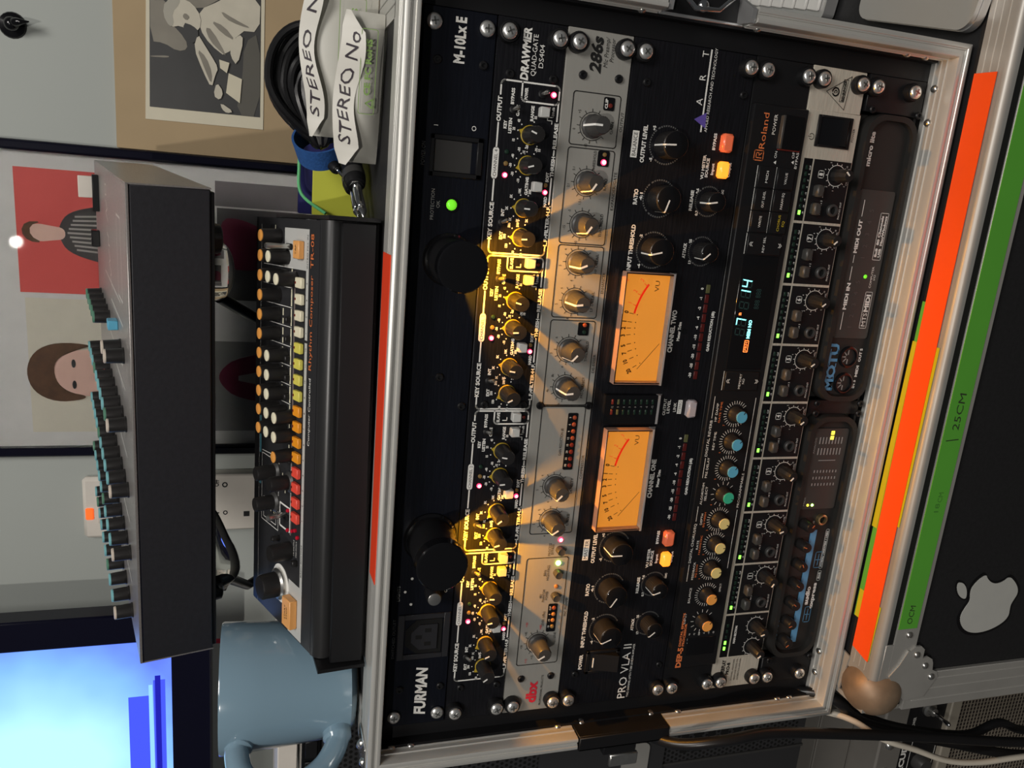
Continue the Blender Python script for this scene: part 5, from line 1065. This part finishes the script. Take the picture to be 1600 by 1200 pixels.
# lower prints: dark head and striped coat, plain shapes
pp(sm([(262, 438), (262, 492), (320, 492), (322, 470), (310, 440), (290, 425)]), 'burgundy', 'print_shape'); pp(sm([(96, 395), (104, 470), (124, 492), (140, 492), (158, 470), (168, 395)]), 'burgundy', 'print_shape')
pp([(112, 395), (128, 470), (134, 470), (150, 395), (142, 395), (131, 450), (120, 395)], 'suit_light', 'print_stripe', -5.4); pp([(120, 395), (131, 448), (142, 395)], 'navy', 'print_stripe', -5.4)
MB().box((FX0 + 10, -8, FZ0 + 10), (FX1 - 10, -7, FZ1 - 10)).build('glass', 'glass_pane', fr, smooth=False)
nb = MB().box((388.5, 495, 345), (760, 499.5, 596), .6).build('brown_board', 'board_brown'); tag(nb, 'brown card board leaning on the wall right of the poster frame', 'board')
ph = thing('pinned_photograph', 'black-and-white photograph of a white-shirted man on the brown board', 'photograph', (0, 494.6, 0))
MB().prism([(421.5, 566.5), (560, 563), (562, 444), (422.5, 444.5)], -.6, 0).build('photo_border', 'photo_paper', ph); MB().prism([(434.6, 562), (560, 559.5), (561, 448), (435.4, 448)], -1, -.6).build('photo_image', 'photo_dark', ph)
LAY = [0]
def ps(P, m, nm, k=1): LAY[0] += 1; y = -1.2 - .12 * LAY[0]; MB().prism(sm(P, k), y, y + .1).build(nm, m, ph)
ps([(560, 559), (541.6, 559.1), (544.1, 541.7), (524.0, 541.2), (507.6, 524.5), (497.5, 522.9), (494.4, 533.2), (501.2, 546.6), (501.2, 560.0)], 'photo_mid', 'photo_sky')
ps([(486.7, 560.0), (489.0, 541.8), (486.8, 541.8), (485.5, 560.0)], 'photo_mid', 'photo_shore')
ps([(511.9, 465.3), (524.6, 448.5), (435.4, 448.4), (435.9, 474.0), (472.8, 466.9)], mat('photo_trouser', (.10, .095, .08), .5), 'photo_trousers')
ps([(538.2, 512.2), (551.8, 488.1), (559, 480), (559.6, 448.4), (524.5, 449.4), (523.4, 470.7), (493.8, 483.0), (505.5, 500.4), (519.7, 510.7)], 'photo_light', 'photo_shirt')
ps([(558, 530), (545, 528), (538, 512), (552, 490), (559, 482)], 'photo_mid', 'photo_shoulder')
ps([(522.1, 505.5), (521.3, 498.6), (495.6, 483.0), (498.4, 488.2), (509.0, 500.4)], 'photo_mid', 'photo_fold'); ps([(541.3, 489.9), (534.7, 476.0), (527.0, 456.5), (528.6, 470.7), (533.5, 484.7)], 'photo_mid', 'photo_fold'); ps([(530, 500), (526, 486), (512, 474), (518, 488)], 'photo_mid', 'photo_fold')
ps([(542.7, 543.7), (547.9, 529.1), (544.2, 517.3), (531.9, 508.9), (518.0, 510.7), (514.9, 521.0), (520.6, 529.4), (517.5, 539.6), (528.7, 544.6)], 'photo_light', 'photo_head')
ps([(543, 545), (549, 530), (542, 530), (532, 538), (520, 536), (518, 541), (529, 547)], mat('photo_hair', (.40, .38, .32), .6), 'photo_hair')
ps([(524.2, 527.7), (522.2, 517.5), (516.3, 510.7), (503.5, 516.0), (507.6, 524.5)], 'photo_dark', 'photo_beard'); ps([(534, 525), (530, 520), (526, 524), (530, 528)], 'photo_mid', 'photo_brow')
ps([(514.3, 512.4), (500.0, 516.9), (476.7, 507.6), (460.1, 498.9), (474.7, 495.0), (482.2, 491.8), (493.6, 498.7), (506.4, 507.3)], 'photo_light', 'photo_knee'); ps([(500, 514), (480, 506), (464, 499), (476, 498), (492, 504)], 'photo_mid', 'photo_knee_shade')
ps([(506.5, 479.4), (519.9, 470.7), (515.4, 465.3), (486.3, 472.3), (496.0, 479.4)], 'photo_light', 'photo_hand')
ps([(478.2, 481.2), (473.6, 467.3), (448.2, 469.5), (457.4, 483.9)], 'photo_paper', 'photo_page', 0); ps([(467.8, 493.6), (458.0, 486.5), (448.6, 490.1), (453.2, 497.2)], 'photo_light', 'photo_cloth'); ps([(446.8, 490.1), (438.4, 475.8), (435.9, 483.0), (439.8, 488.3)], 'photo_light', 'photo_cloth'); ps([(491.1, 490.9), (488.9, 480.3), (478.0, 483.0), (482.4, 490.0)], 'photo_paper', 'photo_paper', 0)
hk = thing('wall_hook', 'small glossy black hook on the grey wall above the board', 'hook', (500, 499.6, 690)); MB().lathe([(13, 0), (12, 2), (5, 4), (4, 9)], (0, 0, 0), '-y', 20).build('hook_base', 'black_gloss', hk); MB().tube(spl([(0, -6, 0), (1, -14, -4), (2, -20, -12), (3, -20, -20)]), [4.4] * 10 + [4, 3.6, 3, 2.6, 2, 1.6, 1.2, .8, .6], 12).build('hook_prong', 'black_gloss', hk); MB().sphere((0, -12, -2), 7).build('hook_knob', 'black_gloss', hk)
ws = thing('wall_switch', 'white wall switch with a red neon light behind the synthesizer knobs', 'switch', (0, 499.6, 0)); MB().box((-70, -11, 556), (8, 0, 645), 4).build('switch_plate', 'plastic_white', ws); MB().box((-45, -13, 633), (-30, -10, 642), 1.5).build('neon_light', 'neon_red', ws); MB().box((-50, -15, 590), (-14, -10, 628), 1.5).build('rocker', 'plastic_white', ws)
sp = thing('wall_timer', 'white wall control plate with small printed marks below the synthesizer', 'wall plate', (0, 499.6, 0)); MB().box((-62, -20, 420), (12, 0, 530), 2).build('plate', 'plastic_white', sp)
q = MB(); text(q, 'OFF', -3, 6, 492, 5, y=-20.3, bold=True); text(q, 'O', -1, 1, 482, 6, y=-20.3, align='c', bold=True); text(q, 'I', -38, 1, 492, 6, y=-20.3, align='c', bold=True); text(q, 'O', -38, 1, 482, 5, y=-20.3, align='c', bold=True); q.rect(-44, -37, 456, 463, -20.3); q.build('plate_lettering', 'black_print', sp); MB().prism(rrect(-58, -50, 490, 525, 3), -22, -20).build('slider', 'button_grey', sp)
mo = thing('computer_monitor', 'black-bezelled monitor glowing blue at the far left', 'monitor', (0, 400, 0))
MB().box((-760, 0, 497), (-125, 26, 960), 2).build('bezel', 'bezel', mo); sc = MB().box((-740, -.8, 541), (-161, 0, 940)).build('screen', 'screen', mo, smooth=False)
MB().box((-700, -1.2, 543), (-196, -.9, 553), 0).build('screen_bar', 'screen_blue_bar', sc) if False else None
MB().box((-700, -1.3, 541.5), (-204, -.9, 556)).build('screen_window', 'screen_blue_bar', sc, smooth=False) if False else None
MB().box((-700, -1.3, 566), (-232, -.9, 588)).build('screen_window', 'screen_blue_bar', sc, smooth=False); MB().box((-700, -1.3, 548), (-212, -.9, 561)).build('screen_window', 'screen_blue_bar', sc, smooth=False); MB().box((-700, -1.6, 553), (-206, -1.2, 559)).build('screen_stripe', 'screen_dark_bar', sc, smooth=False); MB().box((-700, -1.3, 562), (-218, -.9, 566)).build('screen_edge', 'screen_pale', sc, smooth=False)  # blue, dark and pale bars belong to the displayed picture
tag(MB().tube(spl([(-218, 475, 560), (-216, 474, 520), (-212, 472, 500), (-214, 470, 470), (-216, 470, 440)]), 3, 8).build('red_cord', 'rope_red'), 'red twisted cord below the blue monitor', 'cord')

# ================================================================== right of the rack: laptop and keyboard on the lower case
lp = thing('silver_laptop', 'closed silver laptop with a rounded corner right of the rack', 'laptop', (513, -22, LZ1 + 1), (0, 0, math.radians(-13)))
MB().prism(rrect(0, 240, 0, 122, 12, 6), 0, 6, 'z').build('base_shell', 'alu_lid', lp); MB().prism(rrect(.6, 239.4, .6, 121.4, 11.6, 6), 6.4, 9.6, 'z').build('lid', 'alu_lid', lp); MB().prism(rrect(3, 238, 3, 119, 10, 5), 5.8, 6.6, 'z').build('gap', 'black_satin', lp)
kb = thing('white_keyboard', 'slim aluminium keyboard with white keys behind the silver laptop', 'keyboard', (546, 138, LZ1 + 12), (0, 0, math.radians(-12)))
MB().prism(rrect(0, 110, 0, 260, 5, 4), -11, 0, 'z').build('frame', 'alu_lid', kb)
@cached
def keym(w, l, m): return MB().box((0, 0, 0), (w, l, 3), .8).mesh('key', m)
for i in range(5):
    for j in range(13): inst('key', keym(15.5, 15.5, 'key_white'), kb, (6 + 19 * i, 6 + 19 * j, .2))

# ================================================================== left of the rack
pg = thing('perforated_cabinet', 'black perforated metal cabinet left of the rack case', 'cabinet', (0, 100, 0))
MB().box((-420, .6, -110), (-62, 160, 386), 1).build('housing', 'grille_black', pg)
# perforated front: dark round recesses, staggered rows
hl = MB(); rim = MB(); r0 = 0
z = -98
while z < 380:
    x = -66 - (2.6 if r0 % 2 else 0); xe = -160 - (0)
    while x > xe:
        hl.lathe([(1.7, 0), (1.7, .1)], (x, .45, z), '-y', 6); x -= 5.2
    z += 4.5; r0 += 1
h_ = hl.build('perforations', 'hole_black', pg, smooth=False); h_['kind'] = 'stuff'
q = MB().prism(rrect(-200, -116, 58, 190, 8), -3, 0).build('recess_plate', 'grille_black', pg); MB().prism(rrect(-190, -128, 76, 104, 7), -5, -3).build('silver_handle', 'alu_worn', pg)
for i in range(6): MB().box((-150, -1, -44 + 15 * i), (-128, -.2, -36 + 15 * i), .2).build('vent_slit', 'hole_black', pg)
MB().box((-163, -1, -110), (-160, 1.4, 386), .3).build('edge_trim', 'knob_grey', pg)
gc = thing('grey_cabinet', 'plain grey cabinet side at the lower left edge', 'cabinet', (0, 160, 0)); MB().box((-520, 4, -236), (-205, 200, 20), 1).build('side_board', 'cabinet_grey', gc) if False else None
MB().box((-520, 0, -184), (-176, 200, -112), 1).build('upper_board', 'cabinet_grey', gc); MB().box((-520, 0, -236), (-176, 200, -187), 1).build('lower_board', 'cabinet_grey', gc); MB().box((-520, 3, -188), (-178, 60, -183)).build('seam', 'alu_worn', gc)
am = thing('guitar_amplifier', 'guitar amplifier with woven grille cloth and toggle switch at lower left', 'amplifier', (0, 120, 0))
MB().box((-520, 0, -272), (-40, 180, -238), 2).build('metal_rail', 'cabinet_grey', am); MB().box((-520, 4, -330), (-40, 180, -272), 1).build('control_panel', 'black_satin', am); MB().box((-520, 8, -620), (-40, 200, -346), 1).build('grille_board', 'cloth_dark', am); MB().box((-520, -2, -346), (-40, 180, -330), 1.5).build('pale_trim', mat('trim_tan', (.30, .27, .22), .5), am)
MB().box((-520, 2.6, -337), (-40, 4.4, -331)).build('white_piping', 'plastic_white', am) if False else None
for x in (-200, -236): inst('rivet', screw_mesh('rivet'), am, (x, 0, -252)).scale = (2, 2, 2)
th_ = MB()
for i in range(60): th_.box((-330 + 5.0 * i, 6.6, -620), (-330 + 5.0 * i + .8, 7.6, -347))
for i in range(54): th_.box((-330, 6.2, -620 + 5.1 * i), (-40, 7.2, -620 + 5.1 * i + .8))
g_ = th_.build('woven_cloth', 'cloth_thread', am, smooth=False); g_['kind'] = 'stuff'
q = MB(); text(q, 'POWER', -184, -170, -287, 4, y=3.6); text(q, 'CIRCUIT', -260, -205, -284, 7, y=3.6, bold=True); q.line([(-280, -290), (-196, -290), (-196, -326), (-280, -326)], .8, 3.6, True); q.build('panel_lettering', 'white_print', am)
k = MB().lathe([(9, 0), (9, 3), (6, 4), (5, 9), (3, 9.4)], (-160, 4, -302), '-y', 20).build('toggle_switch', 'steel', am); MB().lathe([(2, 0), (2.8, 20), (1.6, 22)], (-160, -5, -302), '-y', 14).build('lever', 'chrome', k, None, None)
MB().lathe([(11, 0), (10, 8), (8, 12)], (-232, 4, -306), '-y', 20).build('amp_knob', 'knob_grey', am)
def cab(name, label, P, r, m): return tag(MB().tube(spl(P, 8), r, 12).build(name, m), label, 'cable', 'cables hanging at the left of the cases')
cab('hanging_cable', 'thick black cable hanging straight down in front of the others', [(-31, 34, 176), (-30, 4, 154), (-24, -28, 132), (-13, -45, 100), (-11, -46, 61), (-21, -45, -2), (-39, -45, -104), (-61, -45, -220), (-80, -40, -360)], 4.4, 'cable_black')
cab('hanging_cable', 'black cable bowing out just below the case corner', [(-34, 30, 40), (-14, 0, -6), (-12, -18, -24), (-34, -20, -51), (-52, -20, -96), (-72, -20, -160), (-101, -20, -262), (-120, -10, -400)], 4.6, 'cable_black')
cab('hanging_cable', 'black cable curving back in front of the amplifier grille', [(-36, 50, 20), (-24, 20, -30), (-48, 0, -78), (-70, 0, -134), (-86, 0, -206), (-78, 0, -245), (-92, 0, -285), (-110, 10, -400)], 4.2, 'cable_black')
cab('white_cable', 'thin cream cable curving down past the case corner', [(-42, 34, 24), (-33, 8, 0), (-27, -14, -24), (-26, -30, -38), (-39, -40, -62), (-55, -40, -100), (-72, -40, -139), (-80, -40, -178), (-82, -40, -232), (-90, -38, -380)], 2.6, 'cable_white')
ds_ = thing('desk_keyboard', 'small black keyboard on a ledge behind the mug handle', 'keyboard', (-135, 150, 0)); MB().box((-60, 0, 387), (40, 120, 404), 1).build('keyboard_body', 'black_gloss', ds_)
for i in range(2):
    for j in range(4): MB().box((-50 + 22 * j, -2, 390 + 0), (-32 + 22 * j, 0, 401), .6).build('key', 'black_satin', ds_) if i == 0 else None
lg = MB().box((-520, 200, 405), (-90, 420, 424), 1).build('desk_ledge', 'plastic_white'); tag(lg, 'pale ledge under the blue monitor behind the mug', 'shelf')
